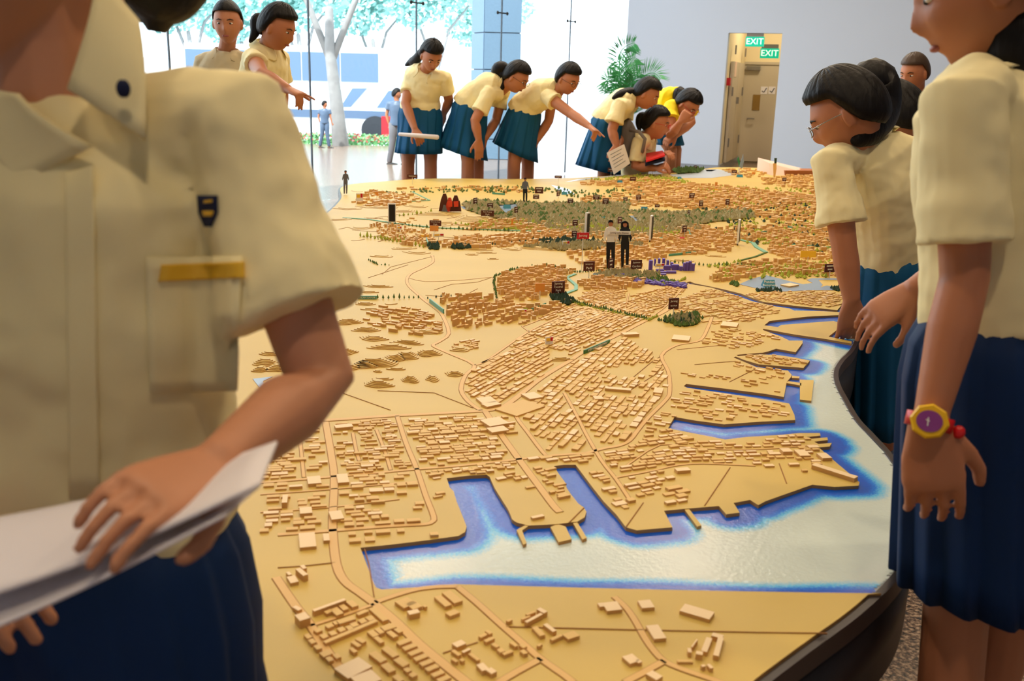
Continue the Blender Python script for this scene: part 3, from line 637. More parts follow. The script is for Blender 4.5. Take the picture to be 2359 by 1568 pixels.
# fine coloured road lines far back
def fline(px, m, w=0.012, h=0.004):
    pts = [L3(*p) for p in px]; mb = MB()
    for a, b in zip(pts[:-1], pts[1:]):
        t = (b - a); l = t.length; t.normalize(); mb.box((a + b) / 2, t * l / 2, Vector((-t.y, t.x, 0)) * w / 2, Z * h)
    return mb.build('route_ribbon', M[m], city)
fline([(790, 502), (850, 506), (910, 515), (1000, 525), (1100, 529), (1200, 532), (1330, 537), (1420, 545), (1500, 550), (1570, 545)], 'tealrib')
fline([(1700, 552), (1735, 560), (1743, 570), (1765, 582)], 'tealrib', .02); fline([(1765, 582), (1740, 592), (1700, 602)], 'green', .01); fline([(1765, 560), (1860, 566), (1940, 572)], 'tealrib', .01)
fline([(1325, 632), (1305, 640), (1327, 658), (1327, 668), (1290, 682)], 'tealrib', .013); fline([(1226, 533), (1280, 534), (1330, 536)], 'white', .014, .006)
fline([(1200, 532), (1040, 470), (985, 455)][:0] or [(950, 442), (990, 462), (940, 465)], 'tealrib', .008)
# ------------------------------------------------------------------ buildings
_rx = [np.array(p) for p, _ in RO]
def near_road(x, y, pad):
    bad = np.zeros(len(x), bool)
    for p, hw in RO:
        a = np.array(p); lo = a.min(0) - hw - pad; hi = a.max(0) + hw + pad
        s_ = (x > lo[0]) & (x < hi[0]) & (y > lo[1]) & (y < hi[1])
        if s_.any():
            d_ = segdist(x[s_], y[s_], p, closed=False); t_ = np.zeros(len(x), bool); t_[np.nonzero(s_)[0][d_ < hw + pad]] = True; bad |= t_
    return bad
BL = []                                                 # x y ux uy half_l half_d h colour
def district(poly, u0, u1, ln, dp, gu, gv, h, dens=0.85, col=(0.8, 0.2, 0), opens=(), jit=0.12, big=0.03):
    est = col is OC
    if not est: ln = (ln[0] * .8, ln[1] * .84); dp = (dp[0] * .78, dp[1] * .78); gv *= .7; gu *= .8; h = (h[0] * .75, h[1] * .75)
    if est: dens *= .82; dp = (dp[0] * .7, dp[1] * .8); gv *= 1.25; jit = .45; ln = (ln[0] * .6, ln[1])
    P = [L(*p) for p in poly]; a = Vector((*L(*u0), 0)); b = Vector((*L(*u1), 0)); U = (b - a).normalized(); Vv = Vector((-U.y, U.x, 0))
    A = np.array(P); ce = A.mean(0); R = np.abs((A - ce)).max() * 1.5
    xs, ys, ls, ds, hs = [], [], [], [], []
    v = -R; row = 0
    while v < R:
        d_ = rng.uniform(*dp); u = -R
        while u < R:
            l_ = rng.uniform(*ln); dd_ = d_ * rng.uniform(0.7, 1.0)
            if rng.rand() < big: l_ *= 1.3; dd_ = d_ * 1.15
            if rng.rand() < dens:
                cx_ = ce[0] + U.x * (u + l_ / 2) + Vv.x * (v + d_ / 2 + rng.uniform(-jit, jit) * d_); cy_ = ce[1] + U.y * (u + l_ / 2) + Vv.y * (v + d_ / 2 + rng.uniform(-jit, jit) * d_)
                xs.append(cx_); ys.append(cy_); ls.append(l_ / 2); ds.append(dd_ / 2); hs.append(rng.uniform(*h))
            u += l_ + gu * rng.uniform(0.6, 1.5)
        v += d_ + gv * (1 if row % 2 else 1.6); row += 1
    x = np.array(xs); y = np.array(ys); l = np.array(ls); d_ = np.array(ds)
    ok = inpoly(x, y, P)
    for sx, sy in ((1, 0), (-1, 0), (0, 1), (0, -1)):
        ok &= inpoly(x + sx * l * U.x + sy * d_ * Vv.x, y + sx * l * U.y + sy * d_ * Vv.y, land_pts)
    for o_ in opens: ok &= ~inpoly(x, y, [L(*p) for p in o_])
    k = np.nonzero(ok)[0]
    for sx in (-1, 0, 1):
        if len(k): k = k[~near_road(x[k] + sx * l[k] * U.x, y[k] + sx * l[k] * U.y, 0.8 * d_.mean() / 2)]
    for i in k:
        r = rng.rand(); c_ = 0 if r < col[0] else (1 if r < col[0] + col[1] else 2)
        an_ = (rng.normal() * .22 + .5 * math.sin(x[i] * 5 + y[i] * 3)) if est else rng.normal() * .015; ca_, sa_ = math.cos(an_), math.sin(an_)
        BL.append((x[i], y[i], U.x * ca_ - U.y * sa_, U.x * sa_ + U.y * ca_, l[i], d_[i], hs[i], c_))
H1 = (.003, .0065); HD = (.004, .022); OC = (0.45, 0.2, 0.35)
# near left grid
district([(600, 985), (745, 975), (768, 1095), (600, 1110)], (640, 1020), (740, 1014), (.015, .036), (.010, .016), .004, .003, H1)
district([(755, 975), (912, 966), (955, 1080), (772, 1096)], (760, 1030), (900, 1022), (.012, .032), (.009, .014), .003, .003, H1, .9)
district([(918, 965), (1112, 952), (1192, 1055), (962, 1078)], (930, 1010), (1120, 996), (.014, .034), (.010, .018), .004, .003, H1, .88)
district([(600, 1115), (960, 1084), (990, 1200), (985, 1205), (640, 1230), (600, 1235)], (640, 1160), (960, 1140), (.014, .032), (.011, .020), .005, .005, H1, .76, opens=[[(870, 1150), (930, 1145), (960, 1190), (900, 1195)]])
district([(640, 1236), (990, 1212), (1010, 1225), (1000, 1240), (700, 1265)], (660, 1245), (980, 1222), (.014, .030), (.012, .02), .012, .01, H1, .5)
district([(1000, 1085), (1140, 1075), (1120, 1088), (1025, 1092), (1030, 1180), (1005, 1190)], (1000, 1100), (1030, 1095), (.012, .028), (.009, .014), .004, .004, H1, .6)
district([(968, 1085), (1195, 1064), (1205, 1080), (1120, 1090), (970, 1096)], (1000, 1085), (1190, 1070), (.010, .022), (.009, .013), .004, .003, H1, .85)
district([(1205, 1070), (1268, 1066), (1300, 1140), (1330, 1180), (1230, 1200), (1190, 1170), (1150, 1105)], (1160, 1100), (1240, 1085), (.012, .030), (.009, .014), .005, .005, H1, .7, opens=[[(1160, 1120), (1205, 1110), (1270, 1190), (1190, 1195)]])
district([(1130, 950), (1185, 945), (1260, 1045), (1205, 1052)], (1140, 965), (1190, 960), (.012, .03), (.010, .016), .006, .005, H1, .55, opens=[[(1170, 1015), (1240, 1010), (1255, 1045), (1200, 1050)]])
# centre industrial fan
district([(1085, 860), (1100, 840), (1150, 812), (1260, 800), (1278, 850), (1200, 905), (1160, 932), (1110, 942), (1082, 920), (1070, 895)], (1100, 880), (1200, 825), (.014, .042), (.010, .020), .004, .005, H1, .9)
district([(1120, 835), (1200, 775), (1250, 745), (1380, 690), (1480, 700), (1500, 725), (1430, 765), (1330, 810), (1270, 845), (1200, 805)], (1180, 800), (1330, 735), (.013, .034), (.010, .018), .004, .005, H1, .88, opens=[[(1225, 800), (1310, 808), (1300, 845), (1230, 835)]])
district([(1240, 735), (1300, 700), (1440, 705), (1500, 720), (1400, 755), (1300, 760)], (1280, 730), (1340, 705), (.012, .03), (.010, .016), .004, .005, H1, .85)
district([(1215, 935), (1280, 858), (1345, 818), (1440, 775), (1520, 828), (1535, 860), (1538, 910), (1495, 955), (1450, 1012), (1390, 1030), (1300, 1046), (1262, 1048), (1200, 962)], (1240, 960), (1340, 870), (.014, .040), (.012, .022), .004, .005, H1, .88, (0.7, 0.3, 0), opens=[[(1390, 850), (1500, 832), (1520, 840), (1470, 870), (1420, 875)]])
district([(1205, 1060), (1345, 1046), (1440, 1035), (1500, 1000), (1540, 990), (1600, 1005), (1560, 1068), (1420, 1095), (1330, 1065)], (1230, 1060), (1420, 1035), (.013, .034), (.010, .016), .004, .004, H1, .82)
district([(1340, 1060), (1420, 1100), (1540, 1085), (1560, 1075), (1590, 1160), (1530, 1172), (1450, 1185), (1400, 1140)], (1400, 1120), (1540, 1095), (.013, .032), (.010, .017), .005, .005, H1, .72, (0.6, 0.4, 0), opens=[[(1440, 1185), (1510, 1140), (1560, 1200), (1480, 1215)]])
district([(1560, 1015), (1680, 1020), (1850, 1002), (1900, 1050), (1960, 1100), (1800, 1080), (1740, 1070), (1560, 1065)], (1600, 1045), (1880, 1035), (.012, .030), (.010, .016), .006, .006, H1, .72, (0.5, 0.5, 0))
district([(1545, 905), (1600, 900), (1740, 920), (1810, 932), (1825, 955), (1660, 970), (1560, 955), (1545, 985), (1480, 1000), (1500, 960)], (1560, 920), (1740, 942), (.012, .030), (.010, .017), .008, .007, H1, .68, (0.6, 0.4, 0))
district([(1545, 860), (1620, 872), (1800, 905), (1800, 890), (1700, 870), (1560, 858)], (1560, 865), (1700, 885), (.012, .024), (.008, .012), .01, .008, H1, .5)
district([(1700, 830), (1815, 857), (1815, 880), (1760, 875), (1690, 850)], (1700, 835), (1800, 855), (.012, .026), (.009, .014), .01, .01, H1, .45)
district([(1715, 819), (1785, 818), (1860, 832), (1848, 844), (1750, 836)], (1720, 822), (1840, 836), (.012, .024), (.009, .014), .006, .006, H1, .75)
district([(1640, 760), (1755, 765), (1800, 780), (1700, 812), (1640, 800), (1610, 790)], (1650, 780), (1780, 795), (.014, .034), (.010, .018), .008, .008, H1, .68, (0.6, 0.4, 0))
district([(1560, 690), (1640, 665), (1750, 700), (1820, 715), (1760, 735), (1700, 750), (1640, 745), (1560, 740), (1545, 710)], (1580, 720), (1720, 700), (.014, .034), (.011, .018), .007, .007, H1, .62)
district([(1700, 678), (1760, 672), (1900, 672), (1960, 680), (1930, 708), (1830, 700), (1760, 692)], (1720, 690), (1850, 665), (.014, .034), (.010, .016), .005, .005, H1, .82)
district([(1440, 685), (1540, 660), (1580, 665), (1540, 705), (1500, 720), (1450, 705)], (1450, 700), (1540, 672), (.014, .026), (.010, .014), .005, .005, H1, .8)
district([(1330, 690), (1350, 670), (1445, 665), (1440, 700), (1380, 705)], (1340, 690), (1430, 672), (.016, .022), (.011, .014), .006, .006, (.004, .007), .9)
# housing estates, taller and more orange
district([(1010, 690), (1060, 675), (1140, 690), (1200, 700), (1260, 705), (1300, 690), (1320, 695), (1220, 748), (1150, 745), (1060, 760), (1030, 735)], (1040, 720), (1240, 705), (.012, .030), (.009, .014), .005, .008, HD, .85, OC)
district([(1140, 650), (1160, 632), (1240, 615), (1330, 620), (1300, 640), (1310, 665), (1270, 690), (1160, 695), (1145, 670)], (1160, 660), (1300, 640), (.012, .026), (.008, .013), .005, .008, HD, .88, OC)
district([(1330, 650), (1380, 640), (1480, 645), (1500, 660), (1440, 668), (1340, 668)], (1340, 655), (1480, 650), (.012, .026), (.008, .013), .005, .008, (.008, .02), .85, OC)
district([(840, 730), (880, 705), (960, 712), (1020, 735), (1020, 765), (980, 778), (900, 765), (840, 745)], (850, 745), (1010, 765), (.014, .04), (.010, .016), .008, .009, (.006, .014), .62, (0.4, 0.5, 0.1))
district([(1035, 790), (1080, 780), (1120, 790), (1110, 800), (1080, 812), (1030, 800)], (1040, 800), (1110, 788), (.014, .034), (.010, .016), .008, .008, H1, .6)
district([(900, 520), (1000, 540), (1000, 570), (930, 565), (870, 540), (850, 518)], (870, 530), (990, 555), (.014, .03), (.012, .02), .006, .012, HD, .85, OC)
district([(985, 555), (1100, 545), (1230, 535), (1310, 545), (1280, 560), (1180, 570), (1080, 574), (990, 572)], (1000, 565), (1200, 552), (.014, .03), (.012, .02), .006, .012, HD, .88, OC)
district([(1060, 530), (1100, 515), (1180, 505), (1330, 522), (1500, 540), (1480, 552), (1300, 545), (1200, 530)], (1080, 525), (1300, 530), (.014, .03), (.012, .02), .006, .014, HD, .85, OC)
district([(1380, 560), (1470, 545), (1620, 545), (1700, 560), (1680, 582), (1540, 592), (1490, 600), (1380, 590)], (1400, 575), (1600, 565), (.014, .03), (.012, .022), .006, .012, HD, .85, OC)
district([(1300, 580), (1480, 590), (1480, 620), (1430, 632), (1330, 620)], (1300, 605), (1460, 600), (.014, .03), (.012, .02), .007, .012, (.008, .02), .7, OC)
district([(1630, 640), (1680, 610), (1800, 600), (1960, 610), (1985, 640), (1880, 635), (1760, 632), (1700, 648), (1640, 650)], (1650, 635), (1860, 615), (.014, .03), (.012, .018), .006, .010, HD, .85, OC)
district([(1480, 530), (1600, 520), (1980, 525), (2000, 600), (1850, 598), (1780, 590), (1760, 560), (1600, 545), (1500, 545)], (1500, 545), (1850, 552), (.016, .032), (.014, .024), .006, .014, HD, .82, OC, opens=[[(1580, 510), (1860, 495), (1880, 515), (1650, 530)]])
district([(1560, 480), (1700, 468), (1900, 455), (1990, 455), (2000, 530), (1800, 520), (1750, 500), (1700, 490)], (1600, 485), (1880, 480), (.02, .04), (.016, .03), .008, .018, HD, .82, OC)
district([(1340, 470), (1340, 420), (1480, 412), (1600, 424), (1760, 440), (1880, 452), (1880, 470), (1700, 470), (1500, 478)], (1340, 445), (1700, 450), (.02, .045), (.02, .035), .008, .02, HD, .85, OC, opens=[[(1330, 425), (1440, 432), (1410, 452), (1330, 455)]])
district([(1740, 415), (1860, 400), (1960, 410), (1960, 445), (1860, 440), (1760, 425)], (1740, 420), (1900, 425), (.02, .045), (.02, .04), .01, .03, HD, .8, OC)
district([(1660, 388), (1740, 390), (1780, 405), (1740, 412), (1680, 402)], (1660, 395), (1760, 400), (.02, .045), (.02, .04), .01, .04, (.006, .016), .7, OC)
district([(830, 455), (850, 440), (930, 445), (980, 462), (900, 480), (800, 470)], (800, 465), (940, 455), (.02, .045), (.02, .035), .008, .022, (.006, .02), .8, OC)
district([(900, 432), (1050, 432), (1200, 432), (1250, 440), (1170, 447), (1100, 440), (920, 437)], (900, 435), (1200, 437), (.02, .045), (.02, .035), .01, .03, (.006, .02), .7, OC)
district([(820, 500), (880, 495), (1000, 506), (1160, 520), (1100, 526), (960, 520), (860, 512)], (830, 505), (1100, 520), (.015, .035), (.012, .02), .03, .03, (.003, .008), .35, OC)
district([(1330, 480), (1600, 470), (1560, 482), (1440, 482), (1380, 492)][:0] or [(1500, 455), (1900, 440), (1900, 470), (1560, 482)], (1500, 465), (1880, 462), (.02, .045), (.02, .03), .008, .02, (.01, .03), .5, OC)
# hand-set blocks in the foreground, read in three local frames of the photograph
def blk(ox, oy, sc, rec):
    for r in rec:
        p = [L3(ox + r[2 * i] / sc, oy + r[2 * i + 1] / sc) for i in range(3)]
        hh = (r[6] if len(r) > 6 else 5) / 1000; c_ = r[7] if len(r) > 7 else 0
        HB.append((p[0], p[1] - p[0], p[2] - p[0], hh, c_))
HB = []
A = [(465, 680, 880, 515, 490, 705, 8, 1), (620, 680, 700, 640, 660, 710), (700, 650, 790, 610, 770, 740), (820, 600, 890, 575, 880, 665), (920, 550, 1000, 520, 1000, 625), (1050, 700, 1180, 645, 1090, 730), (790, 800, 1000, 722, 820, 850), (635, 870, 715, 835, 680, 905),
     (735, 815, 775, 800, 760, 860), (610, 1080, 1320, 785, 650, 1110), (1225, 640, 1420, 810, 1300, 615), (480, 930, 550, 895, 530, 965), (1380, 885, 1530, 825, 1430, 945), (1300, 915, 1360, 890, 1370, 985), (1200, 955, 1275, 920, 1275, 1030), (1290, 1035, 1345, 1010, 1370, 1110),
     (1460, 960, 1520, 930, 1545, 1040), (1560, 920, 1615, 895, 1630, 970), (1225, 1250, 1315, 1205, 1360, 1380), (1385, 1405, 1475, 1365, 1490, 1510), (1395, 1180, 1475, 1140, 1530, 1310), (1555, 1335, 1645, 1290, 1680, 1430), (1690, 1460, 1750, 1430, 1740, 1505), (1760, 1530, 1830, 1495, 1815, 1570),
     (1540, 1560, 1610, 1525, 1620, 1640), (960, 1180, 1005, 1155, 1000, 1245), (980, 1095, 1025, 1065, 1050, 1170), (1040, 1050, 1085, 1015, 1110, 1120), (760, 1470, 1100, 1320, 960, 1600, 7, 1), (980, 1590, 1240, 1465, 1090, 1740, 7, 1), (230, 790, 370, 745, 300, 870, 12, 1), (195, 620, 235, 590, 240, 680, 5, 1),
     (240, 145, 300, 122, 320, 245, 10, 1), (120, 210, 225, 180, 150, 300, 5, 1), (300, 75, 350, 60, 340, 120, 7, 1), (110, 150, 150, 135, 135, 190, 5, 1), (1575, 545, 1730, 470, 1680, 640), (1720, 570, 1850, 530, 1830, 650), (1740, 700, 1880, 665, 1770, 750, 8, 1), (1950, 600, 1980, 585, 1975, 625), (1230, 1460, 1240, 1455, 1235, 1470)]
for cx_, cy_ in ((625, 1005), (740, 965), (855, 915), (1030, 850), (1140, 800), (1245, 765)): A.append((cx_ - 65, cy_ - 5, cx_ + 10, cy_ - 38, cx_ - 20, cy_ + 45))
for cx_, cy_ in ((400, 1000), (455, 1070), (530, 1150), (690, 1310), (790, 1270), (960, 890)): A.append((cx_ - 50, cy_ - 5, cx_ + 15, cy_ - 32, cx_ - 10, cy_ + 50))
A.append((555, 1240, 670, 1185, 610, 1300))
for cx_, cy_ in ((1690, 1080), (1765, 1150), (1840, 1222), (1915, 1292), (1995, 1362), (2070, 1432), (2150, 1510), (2230, 1580), (2310, 1650)): A.append((cx_ - 95, cy_ + 15, cx_ + 55, cy_ - 52, cx_ - 50, cy_ + 60))
blk(640, 1300, 5.85, A)
blk(1000, 1340, 5.8975, [(105, 190, 210, 150, 245, 345), (0, 250, 80, 215, 105, 395), (150, 465, 280, 410, 215, 515), (600, 785, 700, 745, 640, 805), (690, 715, 730, 695, 745, 760), (670, 840, 770, 780, 700, 870), (1225, 600, 1435, 480, 1260, 620, 7, 1), (1390, 435, 1440, 410, 1490, 490, 7, 1), (1240, 480, 1345, 430, 1260, 500), (1180, 545, 1290, 500, 1200, 560),
     (1325, 665, 1395, 645, 1430, 785), (1480, 635, 1525, 612, 1580, 745, 6, 1), (1570, 820, 1700, 745, 1600, 845), (1740, 760, 1870, 690, 1790, 835), (975, 570, 1030, 540, 1005, 590), (240, 895, 360, 835, 300, 950, 6, 1), (230, 985, 270, 962, 310, 1060), (370, 1000, 465, 950, 395, 1022, 6, 1), (460, 1025, 500, 1005, 570, 1125), (570, 1185, 660, 1150, 640, 1275, 6, 1),
     (700, 1255, 775, 1220, 780, 1310, 6, 1), (770, 895, 810, 870, 835, 945), (850, 965, 915, 940, 890, 1012), (920, 1015, 1030, 955, 945, 1045), (1020, 875, 1060, 852, 1090, 932), (1150, 905, 1200, 880, 1205, 950), (1160, 985, 1215, 960, 1210, 1035), (230, 1095, 260, 1075, 280, 1145), (340, 1105, 375, 1082, 370, 1135), (1390, 910, 1445, 880, 1425, 925)])
blk(1340, 1340, 5.8975, [(270, 330, 460, 290, 310, 445, 5, 1), (210, 335, 270, 325, 240, 385, 5, 1), (755, 300, 930, 295, 835, 400, 5, 1), (1400, 340, 1795, 465, 1335, 440, 5, 1), (870, 640, 1030, 620, 960, 825, 5, 1), (1690, 805, 1770, 820, 1590, 985, 6, 1), (1550, 1010, 1640, 1030, 1555, 1055, 8, 1), (1780, 750, 1925, 790, 1755, 795, 7, 1), (1850, 805, 1925, 815, 1720, 1045, 7, 1), (1500, 945, 1480, 938, 1560, 835, 6, 1),
     (1430, 965, 1480, 965, 1430, 1020, 7, 1), (545, 1065, 660, 1005, 615, 1170, 5, 1), (720, 1115, 765, 1090, 760, 1155, 5, 1), (1610, 1190, 1650, 1172, 1630, 1215, 6, 1), (1690, 1180, 1735, 1172, 1750, 1232, 6, 1), (1290, 1085, 1500, 1100, 1310, 1120, 3, 0), (870, 1310, 950, 1255, 1000, 1400, 6, 1)])
blk(0, 0, 1, [(1105, 975, 1150, 968, 1130, 990, 8, 1), (1120, 993, 1160, 988, 1135, 1003, 7, 1), (770, 985, 810, 982, 775, 992, 6, 1), (690, 1178, 718, 1176, 692, 1192, 7, 1), (688, 1235, 725, 1232, 692, 1268, 5, 1), (744, 1236, 758, 1235, 746, 1252, 5, 1), (757, 1186, 785, 1182, 762, 1205, 6, 1), (652, 1152, 664, 1152, 654, 1170, 10, 1), (707, 1105, 737, 1102, 708, 1122, 6, 1), (775, 1098, 800, 1096, 778, 1118, 5, 1),
     (1140, 945, 1185, 918, 1175, 965, 3, 0), (1096, 921, 1130, 917, 1110, 934, 5, 1), (1108, 935, 1140, 928, 1122, 942, 5, 1), (1200, 912, 1225, 905, 1210, 925, 5, 1), (1878, 1075, 1972, 1108, 1870, 1080, 8, 1), (1430, 772, 1460, 768, 1432, 777, 8, 1), (1665, 745, 1700, 750, 1668, 755, 7, 1), (1820, 655, 1830, 660, 1822, 662, 6, 1), (1553, 1085, 1580, 1080, 1556, 1092, 6, 1), (1552, 775, 1590, 780, 1555, 786, 6, 1),
     (1880, 1050, 1900, 1048, 1890, 1062, 6, 1), (1828, 1042, 1850, 1040, 1836, 1056, 6, 1), (1795, 1040, 1815, 1038, 1800, 1048, 7, 1), (1395, 895, 1450, 905, 1400, 900, 6, 1), (1508, 898, 1528, 900, 1505, 910, 7, 1), (1365, 918, 1385, 917, 1370, 925, 6, 1)])
_c0 = len(BL)
BUILD_M = [[M['bld'], M['bside']], [M['bld2'], M['bside']], [M['bldo'], M['bside']]]
parts = []
for (p, a, b, hh, c_) in HB:
    if a.cross(b).z < 0: a, b = b, a
    parts.append((p.y, p, a, b, hh, c_))
# remove generated blocks that collide with hand-set ones
hbc = [((p + a / 2 + b / 2), max(a.length, b.length) / 2 + .006) for (_, p, a, b, hh, c_) in parts]
BL = [r for r in BL if not any((r[0] - c_.x) ** 2 + (r[1] - c_.y) ** 2 < rr * rr for c_, rr in hbc)]
gen = []
for r in BL:
    U = Vector((r[2], r[3], 0)); Vv = Vector((-U.y, U.x, 0)); p = Vector((r[0], r[1], LZ)) - U * r[4] - Vv * r[5]
    gen.append((r[1], p, U * r[4] * 2, Vv * r[5] * 2, r[6], r[7]))
gen.sort(key=lambda g_: -(g_[2].length * g_[3].length) / g_[0] ** 3)
NB = max(0, 290 - len(parts))
ubox = {}
def unit_box(ci):
    if ci not in ubox:
        m_ = MB(); m_.boxpts([(0, 0, 0), (1, 0, 0), (1, 1, 0), (0, 1, 0)], Vector((0, 0, 1)), 0, 1); me_ = bpy.data.meshes.new('building'); me_.from_pydata(m_.v, [], m_.f)
        for q_ in BUILD_M[ci]: me_.materials.append(q_)
        me_.polygons.foreach_set('material_index', m_.m); ubox[ci] = me_
    return ubox[ci]
for (_, p, a, b, hh, c_) in parts + gen[:NB]:
    o = bpy.data.objects.new('building', unit_box(c_)); COL.objects.link(o); o.parent = city; o.matrix_parent_inverse = Matrix.Translation(-city.location)
    o.matrix_basis = Matrix(((a.x, b.x, 0, p.x), (a.y, b.y, 0, p.y), (0, 0, hh + .001, LZ - .0005), (0, 0, 0, 1)))
for c_ in (0, 1, 2):
    mb = MB()
    for (_, p, a, b, hh, cc_) in gen[NB:]:
        if cc_ == c_: mb.boxpts([p, p + a, p + a + b, p + b], Z * hh, 0, 1)
    o = mb.build('buildings', BUILD_M[c_], city); o['kind'] = 'stuff'
print('BUILDINGS', len(parts), len(gen))
# pair of tall white towers, purple district, long brown hall, pink sloped hall
def bpx(name, x0, x1, yb, hpx, m, dpt=0.03, par=city):
    a = L3(x0, yb); b = L3(x1, yb); k = mpp(a); mb = MB(); mb.boxpts([a, b, b + Vector((0, dpt, 0)), a + Vector((0, dpt, 0))], Z * hpx * k, 0); return mb.build(name, m, par)
for x0, x1, yb, hp in ((1495, 1503, 622, 22), (1507, 1511, 612, 15), (1516, 1521, 612, 16), (1526, 1532, 614, 18), (1536, 1541, 615, 15), (1545, 1551, 617, 12), (1529, 1545, 622, 10), (1548, 1564, 622, 12), (1566, 1572, 624, 10), (1574, 1579, 624, 18), (1580, 1586, 624, 20), (1587, 1592, 624, 22), (1594, 1600, 624, 16),
                       (1512, 1530, 626, 5), (1522, 1540, 630, 4), (1536, 1558, 630, 5), (1523, 1535, 634, 3)):
    bpx('purple_tower', x0, x1, yb, hp, M['purple'], .02)
mb = MB()
for i in range(120):
    t = rng.rand(); x = 1462 + t * 115; y = 646 + t * 12 + rng.uniform(-4, 6); c_ = L3(x, y); an = rng.rand() * PI; U = Vector((math.cos(an), math.sin(an), 0)); mb.box(c_, U * rng.uniform(.006, .012), Vector((-U.y, U.x, 0)) * .004, Z * rng.uniform(.004, .009))
for i in range(40):
    c_ = L3(1365 + rng.rand() * 85, 636 + rng.uniform(-2, 4)); mb.box(c_, Vector((.008, 0, 0)), Vector((0, .005, 0)), Z * .007)
o = mb.build('purple_blocks', M['purple'], city); o['kind'] = 'stuff'
bpx('long_hall', 1808, 1882, 404, 11, M['boxw'], .22)
mb = MB(); a = L3(1776, 404); b = L3(1880, 404); k = mpp(a); mb.loft([[a, a + Vector((0, .5, 0)), a + Vector((0, .5, 30 * k)), a + Vector((0, .1, 26 * k))], [b, b + Vector((0, .5, 0)), b + Vector((0, .5, 6 * k)), b + Vector((0, .1, 5 * k))]]); mb.build('sloped_hall', M['pink'], city)
for x0, x1, yb, hp in ((1641, 1650, 646, 16), (1653, 1664, 646, 17), (1838, 1842, 604, 12), (1231, 1237, 622, 12), (1176, 1182, 660, 14)): bpx('slab_tower', x0, x1, yb, hp, M['bld'], .02)
bpx('white_hall', 1131, 1160, 552, 6, M['bld2'], .03); bpx('red_block', 1566, 1577, 553, 6, M['red'], .02)
for (x, y, w_, h_, m_) in ((1250, 505, 0, 0, 'yellow'), (1170, 524, 14, 5, 'yellow'), (980, 545, 26, 6, 'yellow'), (1225, 692, 20, 3, 'yellow'), (1370, 574, 16, 8, 'yellow'), (1858, 608, 22, 5, 'yellow'), (1545, 458, 12, 4, 'yellow'), (1650, 438, 12, 4, 'yellow')):
    if w_: bpx('yellow_block', x - w_ / 2, x + w_ / 2, y, h_ * .6, M[m_], .02)
# ------------------------------------------------------------------ hills cut as stacked contour layers
def hill(px, py, wpx, hpx, nl, seed):
    g = np.random.RandomState(seed); c_ = L3(px, py); a = L3(px - wpx / 2, py); b = L3(px + wpx / 2, py); rx = (b - a).length / 2
    f_ = L3(px, py - hpx / 2); n_ = L3(px, py + hpx / 2); ry = (f_ - n_).length / 2; mb = MB(); ph = g.rand(3) * 6
    for k in range(nl):
        s_ = 1 - 0.8 * k / nl; off = Vector((0, 0.18 * ry * k / nl, 0)); pts = []
        for i in range(30):
            t = 2 * PI * i / 30; r_ = s_ * (1 + .16 * math.sin(2 * t + ph[0]) + .11 * math.sin(3 * t + ph[1] + k * .25) + .07 * math.sin(5 * t + ph[2] + k * .5))
            pts.append((c_.x + off.x + rx * r_ * math.cos(t), c_.y + off.y + ry * r_ * math.sin(t)))
        poly_prism(mb, pts, LZ - .0005 + k * .0022, LZ + .0022 * (k + 1), 0, 1)
    return mb.build('contour_hill', [M['plot'], M['edge']], city)
HILLS = [(870, 886, 70, 14, 5), (945, 875, 42, 14, 5), (996, 872, 34, 14, 4), (1046, 862, 40, 12, 4), (880, 873, 44, 7, 2), (860, 838, 100, 22, 7), (905, 828, 60, 18, 6), (935, 822, 60, 16, 6), (985, 815, 60, 14, 5), (840, 842, 60, 12, 5), (900, 800, 90, 12, 4), (860, 780, 70, 10, 4), (940, 790, 70, 9, 4), (790, 812, 70, 12, 5), (800, 848, 60, 10, 4),
         (770, 860, 50, 10, 4), (770, 885, 60, 14, 5), (610, 835, 60, 18, 5), (640, 848, 50, 16, 5), (600, 852, 40, 10, 4), (620, 815, 50, 8, 3), (800, 742, 60, 14, 5), (845, 760, 60, 10, 4), (980, 765, 80, 8, 3), (915, 850, 40, 6, 2), (870, 856, 20, 4, 2), (1290, 828, 50, 8, 3), (960, 582, 60, 6, 2), (930, 572, 60, 5, 2), (1085, 586, 30, 4, 2), (1120, 582, 40, 4, 2), (1180, 574, 50, 5, 2), (1135, 596, 30, 4, 2),
         (870, 660, 60, 5, 3), (850, 672, 50, 5, 2), (840, 700, 50, 6, 3), (860, 712, 60, 5, 2), (900, 700, 30, 3, 1), (880, 590, 60, 5, 2), (1240, 572, 90, 8, 3), (1090, 502, 110, 14, 5), (1000, 492, 90, 8, 3), (930, 486, 60, 6, 3), (1020, 512, 70, 6, 2), (880, 478, 70, 6, 3), (800, 480, 60, 6, 2), (1570, 600, 50, 5, 2), (1650, 590, 40, 4, 2), (1600, 566, 60, 6, 2), (830, 525, 60, 5, 2), (780, 505, 60, 5, 2), (1690, 760, 34, 5, 2), (1645, 727, 26, 5, 2),
         (1475, 495, 90, 6, 2), (1600, 507, 70, 5, 2), (960, 475, 60, 5, 2), (1100, 575, 60, 4, 2), (1060, 805, 50, 10, 3), (720, 880, 40, 10, 3)]
for i, h_ in enumerate(HILLS): hill(*h_, 100 + i)
# dark fine relief lines across the far hills are parcel strips
for i in range(90):
    x = rng.uniform(780, 1340); y = rng.uniform(470, 560) if x > 850 else rng.uniform(440, 560); l_ = rng.uniform(20, 60)
    pts = [(x + l_ * t, y + 2.2 * math.sin(3 * t + i)) for t in (0, .25, .5, .75, 1)]
    road(pts, .004, 'groove', False, 'parcel_line', 1)
